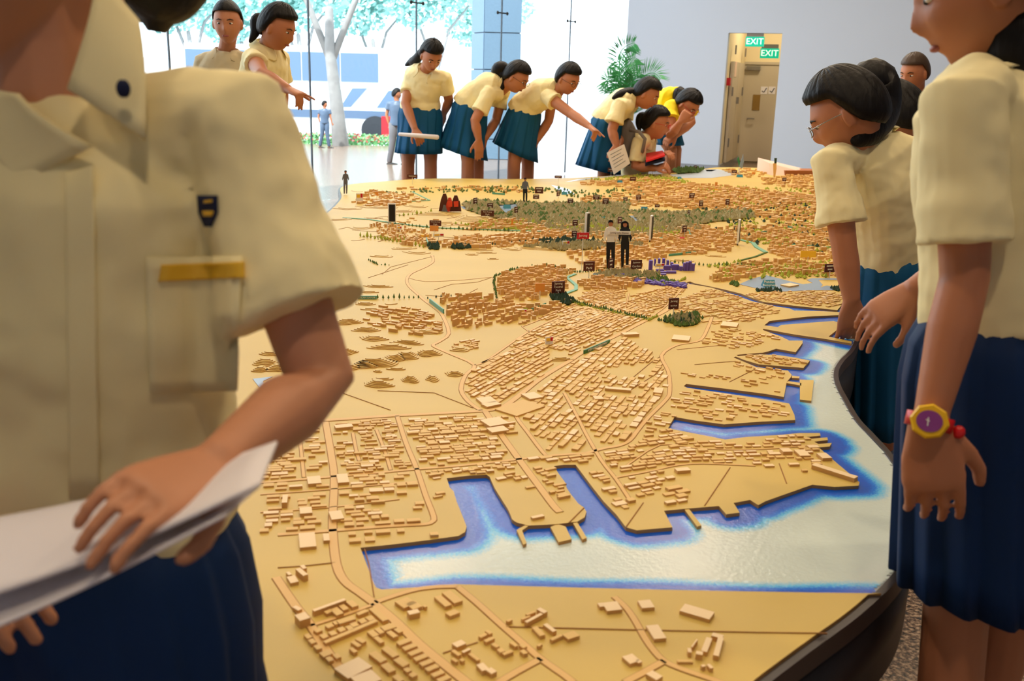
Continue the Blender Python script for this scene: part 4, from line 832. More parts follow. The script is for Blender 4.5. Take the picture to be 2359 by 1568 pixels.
# ------------------------------------------------------------------ model trees (nobody could count them)
def treeblobs(mb, pts, s, hs=1.0):
    for p in pts:
        e = s * rng.uniform(.6, 1.3); h_ = e * hs * rng.uniform(.8, 1.5); an = rng.rand() * PI
        c_ = [p + Vector((e * math.cos(an + PI * k / 2), e * math.sin(an + PI * k / 2), h_ * .4)) for k in range(4)]
        mb.add(c_ + [p + Z * h_ * 1.4, p - Z * .001], [(0, 1, 4), (1, 2, 4), (2, 3, 4), (3, 0, 4), (1, 0, 5), (2, 1, 5), (3, 2, 5), (0, 3, 5)])
def forest(poly, n, s, m, hs=1.0, holes=()):
    P = [L(*p) for p in poly]; A_ = np.array(P); lo, hi = A_.min(0), A_.max(0); g = rng.rand(n * 4, 2) * (hi - lo) + lo
    ok = inpoly(g[:, 0], g[:, 1], P)
    for h_ in holes: ok &= ~inpoly(g[:, 0], g[:, 1], [L(*p) for p in h_])
    g = g[ok][:n]; mb = MB(); treeblobs(mb, [Vector((x, y, LZ)) for x, y in g], s, hs); o = mb.build('model_forest', M[m], city); o['kind'] = 'stuff'
HO = [[(1145, 474), (1190, 470), (1200, 478), (1165, 498), (1155, 490)], [(1432, 491), (1460, 495), (1482, 520), (1462, 514)], [(1440, 486), (1500, 483), (1560, 485), (1540, 492), (1450, 490)]]
forest([(1065, 470), (1100, 465), (1200, 470), (1330, 472), (1450, 470), (1440, 490), (1600, 492), (1730, 488), (1740, 502), (1640, 512), (1600, 520), (1480, 522), (1400, 520), (1300, 523), (1200, 510), (1120, 500), (1080, 485)], 5600, .017, 'forest', .75, HO)
forest([(1065, 470), (1100, 465), (1200, 470), (1330, 472), (1450, 470), (1440, 490), (1600, 492), (1730, 488), (1740, 502), (1640, 512), (1600, 520), (1480, 522), (1400, 520), (1300, 523), (1200, 510), (1120, 500), (1080, 485)], 900, .017, 'green', .8, HO)
forest([(1200, 515), (1330, 520), (1480, 520), (1600, 518), (1620, 530), (1480, 545), (1340, 545)], 900, .012, 'forest', 1.0)
forest([(1200, 512), (1330, 518), (1500, 530), (1570, 535), (1560, 545), (1340, 535)], 380, .011, 'lime', 1.0)
forest([(1200, 570), (1310, 560), (1480, 560), (1480, 572), (1300, 578)], 500, .010, 'forest', 1.2)
forest([(1220, 558), (1330, 552), (1380, 556), (1300, 566)], 200, .010, 'dkgreen', 1.2)
forest([(1370, 632), (1440, 624), (1520, 630), (1510, 642), (1440, 644), (1380, 640)], 420, .007, 'forest', 1.3)
forest([(1440, 638), (1520, 636), (1560, 652), (1500, 650)], 120, .006, 'green', 1.2)
forest([(1515, 738), (1545, 730), (1600, 722), (1620, 735), (1600, 752), (1560, 752)], 150, .0065, 'green', 1.5)
forest([(1530, 740), (1580, 728), (1612, 738), (1590, 752)], 170, .007, 'forest', 1.4)
forest([(1530, 742), (1580, 730), (1612, 738), (1590, 752)], 60, .006, 'dkgreen', 1.8)
forest([(1265, 682), (1300, 680), (1322, 695), (1310, 704), (1275, 694)], 130, .007, 'dkgreen', 1.5)
forest([(940, 385), (1000, 390), (1010, 396)][:0] or [(1550, 393), (1620, 391), (1610, 398), (1560, 401)], 200, .02, 'green', 1.0)
forest([(1740, 668), (1800, 668), (1800, 674), (1745, 672)], 60, .006, 'dkgreen', 1.3); forest([(1690, 650), (1705, 655), (1700, 662), (1680, 655)], 30, .006, 'green', 1.3); forest([(1910, 664), (1940, 664), (1930, 672)], 40, .006, 'dkgreen', 1.3)
forest([(985, 566), (1010, 566), (1010, 576), (990, 575)], 50, .009, 'dkgreen', 1.2); forest([(1040, 570), (1080, 566), (1085, 574), (1045, 575)], 70, .009, 'dkgreen', 1.2)
for poly, n_, m_ in (([(1340, 415), (1480, 402), (1560, 408), (1600, 424), (1440, 418)], 260, 'lime'), ([(850, 440), (900, 450), (1000, 430), (1200, 430), (1300, 445), (1000, 445)], 160, 'green'), ([(1600, 424), (1900, 440), (1900, 470), (1620, 470)], 200, 'lime'), ([(1560, 480), (1980, 450), (1980, 600), (1700, 560)], 400, 'lime'),
                     ([(1240, 430), (1340, 440), (1480, 430), (1500, 470), (1340, 465)], 160, 'green'), ([(1040, 515), (1160, 510), (1340, 525), (1200, 535)], 160, 'lime'), ([(1630, 610), (1980, 600), (1980, 640), (1650, 645)], 200, 'lime'), ([(1560, 480), (1980, 450), (1980, 600), (1700, 560)], 260, 'dkgreen')):
    forest(poly, n_, .009, m_, 1.0)
def treerow(px, stepm, s, m, hs=1.6, rows=1, gap=.012):
    mb = MB(); pts = [L3(*p) for p in px]
    for a, b in zip(pts[:-1], pts[1:]):
        l_ = (b - a).length; t = (b - a).normalized(); nn = Vector((-t.y, t.x, 0)); k = max(1, int(l_ / stepm))
        for r_ in range(rows): treeblobs(mb, [a + (b - a) * (i / k) + nn * (r_ * gap + rng.uniform(-.002, .002)) for i in range(k)], s, hs)
    o = mb.build('tree_row', M[m], city); o['kind'] = 'stuff'
treerow([(1320, 698), (1380, 713), (1440, 726), (1495, 737)], .009, .004, 'green', 1.8, 2); treerow([(1325, 700), (1380, 715), (1440, 728), (1495, 739), (1515, 728)], .009, .004, 'lime', 1.4, 1)
treerow([(830, 545), (880, 553), (940, 563), (985, 572)], .022, .006, 'lime', 2.2); treerow([(870, 548), (900, 553), (970, 550)], .02, .006, 'lime', 2.0); treerow([(870, 688), (920, 688), (975, 686)], .016, .004, 'green', 2.4); treerow([(985, 688), (1005, 686), (1050, 682)], .018, .004, 'dkgreen', 2.4)
treerow([(1080, 573), (1140, 564), (1190, 558), (1260, 556)], .014, .005, 'dkgreen', 2.0); treerow([(900, 500), (980, 492), (1000, 488)], .03, .007, 'lime', 2); treerow([(1140, 640), (1138, 655), (1145, 690)], .012, .005, 'green', 1.5); treerow([(1140, 637), (1180, 622), (1260, 612), (1330, 628), (1410, 622)], .012, .005, 'green', 1.4)
treerow([(1500, 645), (1530, 655), (1560, 650), (1582, 642)], .008, .005, 'lime', 1.4); treerow([(1545, 605), (1620, 612), (1700, 612), (1760, 625)], .016, .005, 'green', 2.0); treerow([(1700, 604), (1730, 612), (1760, 628), (1800, 632), (1950, 635)], .014, .005, 'lime', 1.6)
treerow([(1180, 735), (1195, 722), (1215, 712)], .01, .005, 'lime', 1.2); treerow([(910, 517), (1000, 527), (1200, 534)], .02, .006, 'green', 1.6); treerow([(850, 600), (870, 610), (905, 612)], .014, .004, 'green', 1.6); treerow([(1050, 688), (1110, 690), (1135, 692)], .012, .004, 'lime', 1.4)
# ------------------------------------------------------------------ people
def V3(p): return p if isinstance(p, Vector) else PD(*p)
def ortho(t, a):
    a = (a - t * a.dot(t)); return a.normalized()
def ellring(c, a, b, ra, rb, n=24, pw=2.0):
    out = []
    for i in range(n):
        th = 2 * PI * i / n; cs, sn = math.cos(th), math.sin(th)
        e = 2.0 / pw; out.append(c + a * (ra * math.copysign(abs(cs) ** e, cs)) + b * (rb * math.copysign(abs(sn) ** e, sn)))
    return out
def headpt(th, ph):                                     # unit head: th polar from the crown, ph around; x side, y front, z up
    s, c_ = math.sin(th), math.cos(th); x = s * math.cos(ph); y = s * math.sin(ph); z = c_
    X_, Y_, Z_ = x * .073, y * .092, z * .112
    if z < 0: k = 1 - .30 * z * z; X_ *= k; Y_ = Y_ * (1 - .10 * z * z) + .012 * z * z if y > 0 else Y_ * (1 - .35 * z * z) + .0 
    if y > 0:
        g = lambda cx, cz, sx, sz: math.exp(-((X_ - cx) / sx) ** 2 - ((Z_ - cz) / sz) ** 2)
        Y_ += .019 * g(0, -.030, .011, .016) + .008 * g(0, -.008, .008, .02) - .007 * g(.030, .002, .015, .011) - .007 * g(-.030, .002, .015, .011) + .005 * g(0, .024, .045, .012)
        Y_ += .006 * g(0, -.060, .020, .006) + .004 * g(0, -.069, .016, .006) - .003 * g(0, -.078, .02, .006) + .009 * g(0, -.096, .022, .016) + .004 * g(.038, -.028, .016, .018) + .004 * g(-.038, -.028, .016, .018)
    return X_, Y_, Z_
class Frame:
    def __init__(s, c, look, up=Z, k=1.0):
        s.c = c; s.y = look.normalized(); s.x = s.y.cross(up).normalized(); s.z = s.x.cross(s.y); s.k = k
    def __call__(s, x, y, z): return s.c + (s.x * x + s.y * y + s.z * z) * s.k
def head_mesh(mb, F, nu=40, nv=28):
    rings = []
    for j in range(1, nv):
        th = PI * j / nv; rings.append([F(*headpt(th, 2 * PI * i / nu)) for i in range(nu)])
    mb.loft(rings, True)
    for sx in (-1, 1):
        mb.ell(F(sx * .075, -.008, -.012), (F.y * .017 * F.k + F.x * sx * .006, F.x * .008 * F.k, F.z * .030 * F.k), 12, 8)
def hair_cap(F, m, par, style='back', thick=.012, name='hair'):
    nu, nv = 90, 30; mb = MB()
    def hl(y, x):
        yy = y / .092
        if yy > 0.1: return .055 + .02 * (yy - .1)
        if yy > -.35: return .055 - (0.1 - yy) / .45 * .080
        return -.025 - (-.35 - yy) / .65 * .050
    ends = []
    for i in range(nu):
        ph = 2 * PI * i / nu; th_ = .2
        while th_ < 2.9:
            x, y, z = headpt(th_, ph)
            if z < hl(y, x): break
            th_ += .02
        ends.append(th_)
    ends = [(ends[i - 1] + 2 * ends[i] + ends[(i + 1) % nu]) / 4 for i in range(nu)]; rings = []
    for j in range(1, nv + 1):
        rg = []
        for i in range(nu):
            s_ = j / nv; x, y, z = headpt(max(.02, s_ * ends[i]), 2 * PI * i / nu); l_ = max(1e-6, math.sqrt(x * x + y * y + z * z))
            o_ = thick * min(1, .3 + (1 - s_) / .12) * (1 + .07 * math.sin(i * 2.1) + .05 * math.sin(i * .9 + s_ * 3)); rg.append(F(x * (1 + o_ / l_), y * (1 + o_ / l_), z * (1 + o_ / l_)))
        rings.append(rg)
    mb.loft(rings, False); mb.f.append(tuple(range(nu))); mb.m.append(0)
    o = mb.build(name, m, par, True); md = o.modifiers.new('s', 'SOLIDIFY'); md.thickness = .009 * F.k; md.offset = -1
    return o
def tail(par, pts, rad, m='hair', name='ponytail'):
    mb = MB(); pts = catmull([V3(p) for p in pts], 5); n = len(pts)
    r = [rad * (0.55 + 0.9 * math.sin(PI * min(1, (i / (n - 1)) * .8 + .12))) * (1 - .55 * (i / (n - 1)) ** 2) for i in range(n)]
    mb.tube(pts, r, 12); return mb.build(name, M[m], par, True)
def hand(mb, w_, d, n_, side, pose='relax', k=1.0):     # wrist, finger direction, back-of-hand normal, thumb side sign
    d = d.normalized(); n_ = ortho(d, n_); s_ = d.cross(n_) * side
    L_ = .085 * k
    rg = []
    for t, ra, rb in ((-.1, .024, .019), (.15, .029, .017), (.5, .037, .014), (.85, .040, .013), (1.05, .036, .010)):
        rg.append(ellring(w_ + d * L_ * t, s_, n_, ra * k, rb * k, 16, 2.4))
    mb.loft(rg, True)
    curl = {'relax': (.25, .45, .45), 'flat': (.08, .12, .1), 'fist': (1.2, 1.5, .9), 'point': (1.2, 1.5, .9), 'grip': (.9, 1.1, .7)}[pose]
    for q, (off, ln) in enumerate(((.030, .070), (.0105, .078), (-.0095, .073), (-.029, .058))):
        c_ = curl if not (pose == 'point' and q == 0) else (.05, .05, .05)
        p = w_ + d * L_ * .95 + s_ * off * k; dd = (d + s_ * off * 1.3).normalized(); pts = [p - d * .02 * k, p]; rr = [.0085 * k, .0088 * k]
        for a, fr in zip(c_, (.42, .32, .26)):
            a *= (1 + .12 * q) if pose == 'relax' else 1
            dd = (dd * math.cos(a) - n_ * math.sin(a)).normalized() if True else dd
            nn = n_; p = p + dd * ln * fr * k; pts.append(p); rr.append(.0082 * k - .0008 * len(rr) * k * .6)
            n_loc = ortho(dd, n_); 
        mb.tube(pts, rr, 8)
    t0 = w_ + d * L_ * .25 + s_ * .026 * k - n_ * .004 * k; td = (d * .75 + s_ * .6 - n_ * .25).normalized(); t1 = t0 + td * .034 * k; t2 = t1 + (td * .8 + d * .35 - n_ * .2).normalized() * .028 * k; t3 = t2 + (d * .9 - n_ * .25 + s_ * .05).normalized() * .022 * k
    mb.tube([t0 - td * .012 * k, t0, t1, t2, t3], [.014 * k, .0135 * k, .0115 * k, .0098 * k, .0082 * k], 9)
def remesh(o, vox, smooth=2):
    md = o.modifiers.new('Remesh', 'REMESH'); md.mode = 'VOXEL'; md.voxel_size = vox; md.use_smooth_shade = True
    if smooth: s_ = o.modifiers.new('Smooth', 'SMOOTH'); s_.iterations = smooth; s_.factor = .5
    return o
_wr = bpy.data.textures.new('folds', 'CLOUDS'); _wr.noise_scale = .11; _wr.noise_depth = 1
_wr2 = bpy.data.textures.new('fine_folds', 'CLOUDS'); _wr2.noise_scale = .05; _wr2.noise_depth = 1
def folds(o, st, tex=None):
    d_ = o.modifiers.new('folds', 'DISPLACE'); d_.texture = tex or _wr; d_.texture_coords = 'GLOBAL'; d_.strength = st; d_.mid_level = .5
def arm_axis(a, b, c_):
    n_ = (b - a).cross(c_ - b); return n_
def person(name_label, S, group='visitors around the model'):
    dD = S.get('dD', 0)
    def V3(p): return p if isinstance(p, Vector) else PD(p[0], p[1], p[2] + dD)
    """S: joints in (px, py, depth) or Vector; builds one figure with clothes as children"""
    k = S.get('k', 1.0); vox = S.get('vox', .006)
    H = V3(S['hip']); N = V3(S['neck']); hc = V3(S['head']); sa, sb = V3(S['sh'][0]), V3(S['sh'][1])
    hl = (Vector(S['hl']).normalized() if 'hl' in S else (sb - sa).normalized()); sl = (sb - sa).normalized()
    P = empty('person', Vector((H.x, H.y, 0)), name_label, 'person', group)
    skin = M[S.get('skin', 'skin')]
    look = Vector(S['look']).normalized(); F = Frame(hc, look, Vector(S.get('hup', (0, 0, 1))), S.get('hs', 1.0))
    wd = S.get('wd', 1.0)
    # spine
    bend = Vector(S.get('bend', (0, 0, 0))); sp = lambda t: H * (1 - t) ** 2 + (H.lerp(N, .5) + bend) * 2 * t * (1 - t) + N * t * t
    def secs(tab, grow=0.0, pw=2.3):
        out = []
        for t, ra, rb in tab:
            c_ = sp(t); tn = (sp(t + .02) - sp(t - .02)).normalized(); a = ortho(tn, hl.lerp(sl, min(1, max(0, t)))); b_ = tn.cross(a)
            out.append(ellring(c_, a, b_, (ra * wd + grow), (rb * wd + grow), 28, pw))
        return out
    body = MB(); head_mesh(body, F)
    nk = F(0, -.022, -.06); body.tube([N - (nk - N).normalized() * .05, N, N.lerp(nk, .5), nk], [.056 * k * S.get('nr', 1), .052 * k * S.get('nr', 1), .048 * k * S.get('nr', 1), .050 * k * S.get('nr', 1)], 14)
    body.loft(secs([(-.12, .10, .08), (0, .135, .095), (.25, .105, .085), (.6, .125, .092), (.85, .13, .08), (.97, .07, .055)], -.012), True)
    shirt = MB()
    if S.get('shirtless') is None:
        st = S.get('shtab', [(-.02, .158, .125), (.08, .160, .128), (.3, .142, .118), (.6, .155, .122), (.82, .155, .105), (.93, .115, .082), (1.0, .066, .062)])
        shirt.loft(secs(st), True)
    arms = S['arms']
    for q, (s_, A_) in enumerate(((sa, arms[0]), (sb, arms[1]))):
        if A_ is None:
            continue
        e, w_ = V3(A_['e']), V3(A_['w']); ak = A_.get('k', 1.0) * k
        tr = N.lerp(s_, .55) - Z * .02
        body.tube([tr, s_, s_.lerp(e, .4), e, e.lerp(w_, .35), w_.lerp(e, .12), w_], [.050 * ak, .048 * ak, .044 * ak, .037 * ak, .038 * ak, .027 * ak, .025 * ak], 14)
        hd_ = (V3(A_['h']) - w_) if 'h' in A_ else (w_ - e); nn = Vector(A_.get('n', (0, -1, .3)))
        hand(body, w_, hd_, nn, A_.get('side', 1 if q == 0 else -1), A_.get('pose', 'relax'), A_.get('hk', 1.0) * k)
        sleeve = A_.get('sleeve', .55); en = s_.lerp(e, sleeve); fl_ = A_.get('flare', .074)
        shirt.tube([N.lerp(s_, .35) - Z * .03, N.lerp(s_, .8) - Z * .015, s_, s_.lerp(e, sleeve * .5), s_.lerp(e, sleeve * .93), en], [.056 * k, .060 * k, .058 * k, .060 * k * A_.get('sk', 1), fl_ * k * .9, fl_ * k * .92], 18, 0, True)
    # legs
    kn = [V3(p) for p in S['knees']]; an = S.get('ankles')
    if an is None: an = [Vector((p.x, p.y + .02, .08)) for p in kn]
    an = [V3(p) for p in an]; ft = Vector(S.get('foot', (look.x, look.y, 0))); ft.z = 0; ft.normalize()
    for i_, sg in enumerate((-1, 1)):
        h_ = H + hl * sg * .075 * wd - Z * .03
        body.tube([h_, h_.lerp(kn[i_], .5), kn[i_], kn[i_].lerp(an[i_], .35), kn[i_].lerp(an[i_], .8), an[i_]], [.082 * k, .070 * k, .052 * k, .052 * k, .034 * k, .032 * k], 14)
        body.tube([an[i_] - ft * .02 - Z * .02, an[i_] + ft * .07 - Z * .045, an[i_] + ft * .14 - Z * .055], [.032 * k, .030 * k, .022 * k], 10)
    b = body.build('body', skin, P, True); remesh(b, vox)
    sm = MB()
    for i_ in (0, 1):
        s_ = MB(); a_ = an[i_]; gz = a_.z - .08; ks = min(1, k); s_.tube([Vector((a_.x, a_.y, gz + .035)) - ft * .05 * ks, Vector((a_.x, a_.y, gz + .042)) + ft * .05 * ks, Vector((a_.x, a_.y, gz + .03)) + ft * .17 * ks], [.036 * ks, .04 * ks, .03 * ks], 12); s_.build('shoe', M[S.get('shoe', 'shoe')], P, True)
        s_ = MB(); s_.tube([a_ + Z * .14, a_ + Z * .06, a_ - Z * .01], [.041 * k, .037 * k, .038 * k], 12); s_.build('sock', M['shoe'], P, True)
    so2 = shirt.build('shirt', M[S.get('shirt', 'shirt')], P, True); remesh(so2, S.get('svox', vox * 1.15), 1); folds(so2, S.get('fold', .016)); folds(so2, S.get('fold', .016) * .5, _wr2)
    # skirt / trousers
    if 'hem' in S:
        hm = V3(S['hem']); ra0, rb0, ra1, rb1 = S.get('sk', (.150, .120, .225, .20)); top = sp(S.get('waist', .13)); np_ = 144; rings = []
        ha = Vector(S.get('hema', hl)).normalized(); hemn = Vector(S.get('hemn', (0, 0, 1))).normalized()
        npl = S.get('pleats', 18)
        for j in range(9):
            t = j / 8; c_ = top.lerp(hm, t); tn = ((hm - top).normalized().lerp(-hemn, t)).normalized(); a = ortho(tn, hl.lerp(ha, t)); b_ = tn.cross(a)
            ex_ = S.get('ex', .7); ra = ra0 + (ra1 - ra0) * (t ** ex_); rb = rb0 + (rb1 - rb0) * (t ** ex_); rg = []
            for i in range(np_):
                th = 2 * PI * i / np_; ph_ = (th * npl / (2 * PI)) % 1.0; saw = (1 - ph_) if ph_ > .18 else ph_ / .18; m_ = 1 + (.03 + .10 * t) * saw
                m_ += .03 * t * (1 + math.sin(3 * th + 1.3))
                q0 = a * (ra * m_ * math.cos(th)) + b_ * (rb * m_ * math.sin(th)); dr = q0.normalized(); r0 = q0.length
                for i_, sg in enumerate((-1, 1)):
                    h_ = H + hl * sg * .075 * wd - Z * .03; ax_ = (kn[i_] - h_); f_ = max(-.1, min(1.1, (c_ - h_).dot(tn) / max(1e-3, ax_.dot(tn)))); q_ = h_ + ax_ * f_ - c_; q_ = q_ - tn * q_.dot(tn)
                    rad_ = (.088 - .03 * max(0, f_)) * k + .010; r0 = max(r0, (dr.dot(q_) + rad_) * m_ * min(1, .72 + t * 1.8))
                rg.append(c_ + dr * r0)
            rings.append(rg)
        mb = MB(); mb.loft(rings, False); o = mb.build('skirt', M[S.get('skm', 'skirt')], P, True); md = o.modifiers.new('s', 'SOLIDIFY'); md.thickness = .004
        tn = (hm - top).normalized(); a = ortho(tn, hl); b_ = tn.cross(a); mb = MB(); mb.loft([ellring(top - tn * (.02 - q_ * .045), a, b_, ra0 + .003, rb0 + .003, 40) for q_ in (0, 1)], False)
        o = mb.build('waistband', M['waistb'], P, True); md = o.modifiers.new('s', 'SOLIDIFY'); md.thickness = .005
    else:
        for i_ in (0, 1):
            mb = MB(); h_ = H + hl * (-1, 1)[i_] * .07 * k; mb.tube([h_ + Z * .04 * k, h_.lerp(kn[i_], .5), kn[i_], an[i_] + Z * .0], [.105 * k, .09 * k, .072 * k, .062 * k], 16); mb.build('trouser_leg', M[S.get('trouser', 'navy')], P, True)
    # face, hair
    for sx in (-1, 1):
        mb = MB(); mb.ell(F(sx * .030, .0745, .002), (F.x * .0125 * F.k, F.z * .0046 * F.k, F.y * .0085 * F.k), 12, 7); ew = mb.build('eye', M['eyew'], P, True)
        mb = MB(); mb.ell(F(sx * .030 + .001, .081, .001), (F.x * .0056 * F.k, F.z * .0048 * F.k, F.y * .004 * F.k), 10, 6); mb.build('iris', M['black'], ew, True)
        mb = MB(); mb.tube([F(sx * .014, .090, .019), F(sx * .030, .0885, .024), F(sx * .046, .076, .019)], [.0022 * F.k, .0030 * F.k, .0016 * F.k], 6); mb.build('eyebrow', M['hair'], P, True)
    mb = MB(); mb.ell(F(0, .0795, -.064), (F.x * .019 * F.k, F.z * .0060 * F.k, F.y * .0095 * F.k), 14, 7); mb.build('lips', M['lip'], P, True)
    if S.get('hairk', 1): hair_cap(F, M[S.get('hairm', 'hair')], P, thick=S.get('hthick', .014))
    for t_ in S.get('tails', []): tail(P, [V3(q_) for q_ in t_[0]], t_[1], S.get('hairm', 'hair'))
    if S.get('glass'):
        gm = MB(); gr_ = .0014 * F.k
        for sx in (-1, 1):
            pts = [F(sx * .031 + .022 * math.cos(a), .104 - .006 * abs(math.cos(a)), -.002 + .015 * math.sin(a)) for a in [2 * PI * i / 16 for i in range(17)]]; gm.tube(pts, gr_, 6)
            gm.tube([F(sx * .053, .098, .002), F(sx * .074, .05, .004), F(sx * .079, -.005, .004), F(sx * .077, -.02, -.01)], gr_, 6)
        gm.tube([F(-.010, .104, 0), F(0, .107, .003), F(.010, .104, 0)], gr_, 6); gm.build('glasses', M[S['glass']], P, True)
    if S.get('collar', 1):
        tn = (sp(1.0) - sp(.9)).normalized(); a = ortho(tn, sl); b_ = a.cross(tn)                      # b_ forward guess
        if b_.dot(look) < 0: b_ = -b_
        for sx in (-1, 1):
            mb = MB(); c0 = sp(.985)
            rg = []
            for i in range(7):
                th = PI / 2 * (-1.0 + 1.72 * i / 6); up_ = c0 + (a * sx * math.cos(th) * .068 + b_ * math.sin(th) * .064) * k + tn * (.026 - .006 * i / 6) * k
                lo = c0 + (a * sx * math.cos(th) * (.108 + .010 * i / 6) + b_ * math.sin(th) * (.100 + .024 * i / 6)) * k - tn * (.010 + .045 * (i / 6) ** 2) * k
                rg += [up_, lo]
            mb.v = [tuple(q_) for q_ in rg]; mb.f = [(2 * i, 2 * i + 1, 2 * i + 3, 2 * i + 2) for i in range(6)]; mb.m = [0] * 6
            o = mb.build('collar', M[S.get('shirt', 'shirt')], P, True); md = o.modifiers.new('s', 'SOLIDIFY'); md.thickness = .004 * k; md.offset = 0
            md = o.modifiers.new('b', 'SUBSURF'); md.levels = 1; md.render_levels = 1
    return P, b, so2, F
P8 = person('girl in cream blouse standing leftmost at the far table edge with a rolled paper', dict(
    hip=(968, 250, 7.75), neck=(982, 160, 7.62), head=(994, 128, 7.52), sh=[(948, 172, 7.72), (1024, 178, 7.62)], look=(.35, -.75, -.62), hl=(1, -.15, 0), bend=(-.02, .05, 0),
    arms=[dict(e=(934, 238, 7.6), w=(956, 298, 7.5), h=(966, 318, 7.46), n=(.2, -1, .3), pose='grip', sleeve=.62, flare=.07), dict(e=(1034, 232, 7.75), w=(1022, 262, 7.85), n=(0, 1, 0), sleeve=.6, flare=.07)],
    knees=[(940, 378, 7.72), (992, 372, 7.72)], hem=(963, 352, 7.7), sk=(.13, .11, .165, .15), foot=(.2, -1, 0), pleats=14, tails=[([(972, 118, 7.6), (958, 138, 7.7), (948, 142, 7.75), (935, 150, 7.78)], .03)], k=.98))
mb = MB(); a_, b_ = PD(920, 309, 7.42), PD(1008, 316, 7.42); mb.tube([a_, a_.lerp(b_, .5), b_], [.013, .016, .018], 14); tag(mb.build('paper_roll', M['paper'], None, True), 'white rolled paper held by the leftmost girl at the far edge', 'paper')
P9 = person('girl with high ponytail bending with both hands on her knees behind the model', dict(
    hip=(1076, 246, 7.75), neck=(1158, 202, 7.7), head=(1190, 178, 7.62), sh=[(1128, 212, 7.58), (1160, 206, 7.88)], look=(.78, -.35, -.5), hl=(.1, 1, 0), bend=(.02, 0, .12),
    arms=[dict(e=(1094, 278, 7.5), w=(1103, 322, 7.5), h=(1104, 350, 7.5), n=(.5, -1, 0), pose='flat', sleeve=.7, flare=.076), dict(e=(1143, 276, 7.85), w=(1118, 318, 7.72), h=(1108, 345, 7.68), n=(.8, -.5, 0), pose='flat', sleeve=.62, flare=.072)],
    knees=[(1078, 372, 7.62), (1100, 368, 7.8)], hem=(1064, 352, 7.74), sk=(.135, .115, .16, .17), hema=(.1, 1, 0), hemn=(.28, 0, 1), foot=(1, -.2, 0), pleats=14, glass='black',
    tails=[([(1168, 158, 7.66), (1150, 158, 7.68), (1146, 180, 7.7), (1154, 212, 7.66)], .042), ([(1166, 160, 7.66), (1158, 180, 7.68), (1156, 205, 7.62)], .04)], k=1.0))
P10 = person('girl leaning forward pointing down at the model with an outstretched arm', dict(
    hip=(1204, 256, 7.85), neck=(1282, 212, 7.7), head=(1309, 182, 7.6), sh=[(1262, 222, 7.6), (1275, 208, 7.88)], look=(.6, -.62, -.4), hl=(.15, 1, 0), bend=(0, 0, .10),
    arms=[dict(e=(1316, 262, 7.45), w=(1356, 290, 7.3), h=(1382, 310, 7.22), n=(.3, -.2, 1), pose='point', sleeve=.30, flare=.076, side=-1), dict(e=(1264, 278, 7.85), w=(1238, 322, 7.8), h=(1224, 348, 7.78), n=(1, -.5, 0), pose='flat', sleeve=.5, flare=.07)],
    knees=[(1184, 378, 7.72), (1216, 378, 7.9)], hem=(1184, 350, 7.85), sk=(.135, .115, .165, .165), hema=(.1, 1, 0), hemn=(.42, 0, 1), foot=(1, -.2, 0), pleats=14, glass='black', tails=[([(1290, 182, 7.66), (1284, 205, 7.7), (1290, 228, 7.6)], .02)], k=1.0))
P11 = person('girl with long straight ponytail bending forward holding a white worksheet', dict(
    hip=(1394, 280, 7.6), neck=(1462, 232, 7.55), head=(1490, 216, 7.5), sh=[(1428, 240, 7.4), (1448, 236, 7.74)], dD=.62, look=(.85, -.25, -.45), hl=(.1, 1, 0), bend=(0, 0, .10),
    arms=[dict(e=(1410, 300, 7.35), w=(1420, 335, 7.3), h=(1420, 352, 7.28), n=(.4, -1, 0), pose='grip', sleeve=.72, flare=.08), dict(e=(1434, 300, 7.68), w=(1426, 336, 7.5), h=(1428, 352, 7.45), n=(1, -.3, 0), pose='grip', sleeve=.6, flare=.072)],
    knees=[(1392, 395, 7.5), (1404, 395, 7.65)], hem=(1374, 390, 7.58), sk=(.125, .11, .115, .16), hema=(.1, 1, 0), hemn=(.2, 0, 1), foot=(1, -.2, 0), pleats=14,
    tails=[([(1472, 212, 7.5), (1448, 214, 7.5), (1428, 218, 7.45), (1412, 226, 7.4)], .034)], k=1.08, hs=1.06))
mb = MB(); pc = [PD(*p) for p in ((1398, 352, 7.86), (1438, 332, 7.86), (1452, 376, 7.88), (1414, 402, 7.88))]; mb.boxpts(pc, Vector((0, .006, 0))); sh_ = mb.build('worksheet', M['paper']); tag(sh_, 'white printed worksheet hanging from a bending girl\'s hands', 'paper')
mb = MB()
for i in range(5):
    a_ = pc[0].lerp(pc[3], .15 + i * .15); b_ = pc[1].lerp(pc[2], .15 + i * .15); mb.tube([a_.lerp(b_, .15) - Vector((0, .002, 0)), a_.lerp(b_, .8 - .1 * (i % 2)) - Vector((0, .002, 0))], .0016, 4)
mb.build('printed_lines', M['busd'], sh_)
P12 = person('girl with red glasses crouching with her forearms resting on the far table edge', dict(
    hip=(1458, 425, 7.42), neck=(1492, 312, 7.12), head=(1512, 284, 7.08), sh=[(1474, 326, 6.98), (1490, 322, 7.28)], dD=1.12, look=(.92, -.3, -.16), hl=(.2, 1, 0), bend=(-.06, 0, .02),
    arms=[dict(e=(1464, 384, 6.96), w=(1510, 387, 6.86), h=(1532, 381, 6.82), n=(0, -.6, 1), pose='fist', sleeve=.78, flare=.07), dict(e=(1492, 362, 7.2), w=(1520, 356, 7.1), h=(1534, 352, 7.05), n=(0, -.3, 1), pose='grip', sleeve=.8, flare=.068)],
    knees=[Vector((1.35, 8.5, .10)), Vector((1.33, 8.72, .10))], ankles=[Vector((.95, 8.55, .08)), Vector((.95, 8.8, .08))], foot=(1, 0, 0), trouser='navy', glass='wred',
    tails=[([(1496, 270, 7.1), (1478, 268, 7.12), (1472, 285, 7.12), (1474, 302, 7.1)], .028)], k=1.08, hs=1.12))
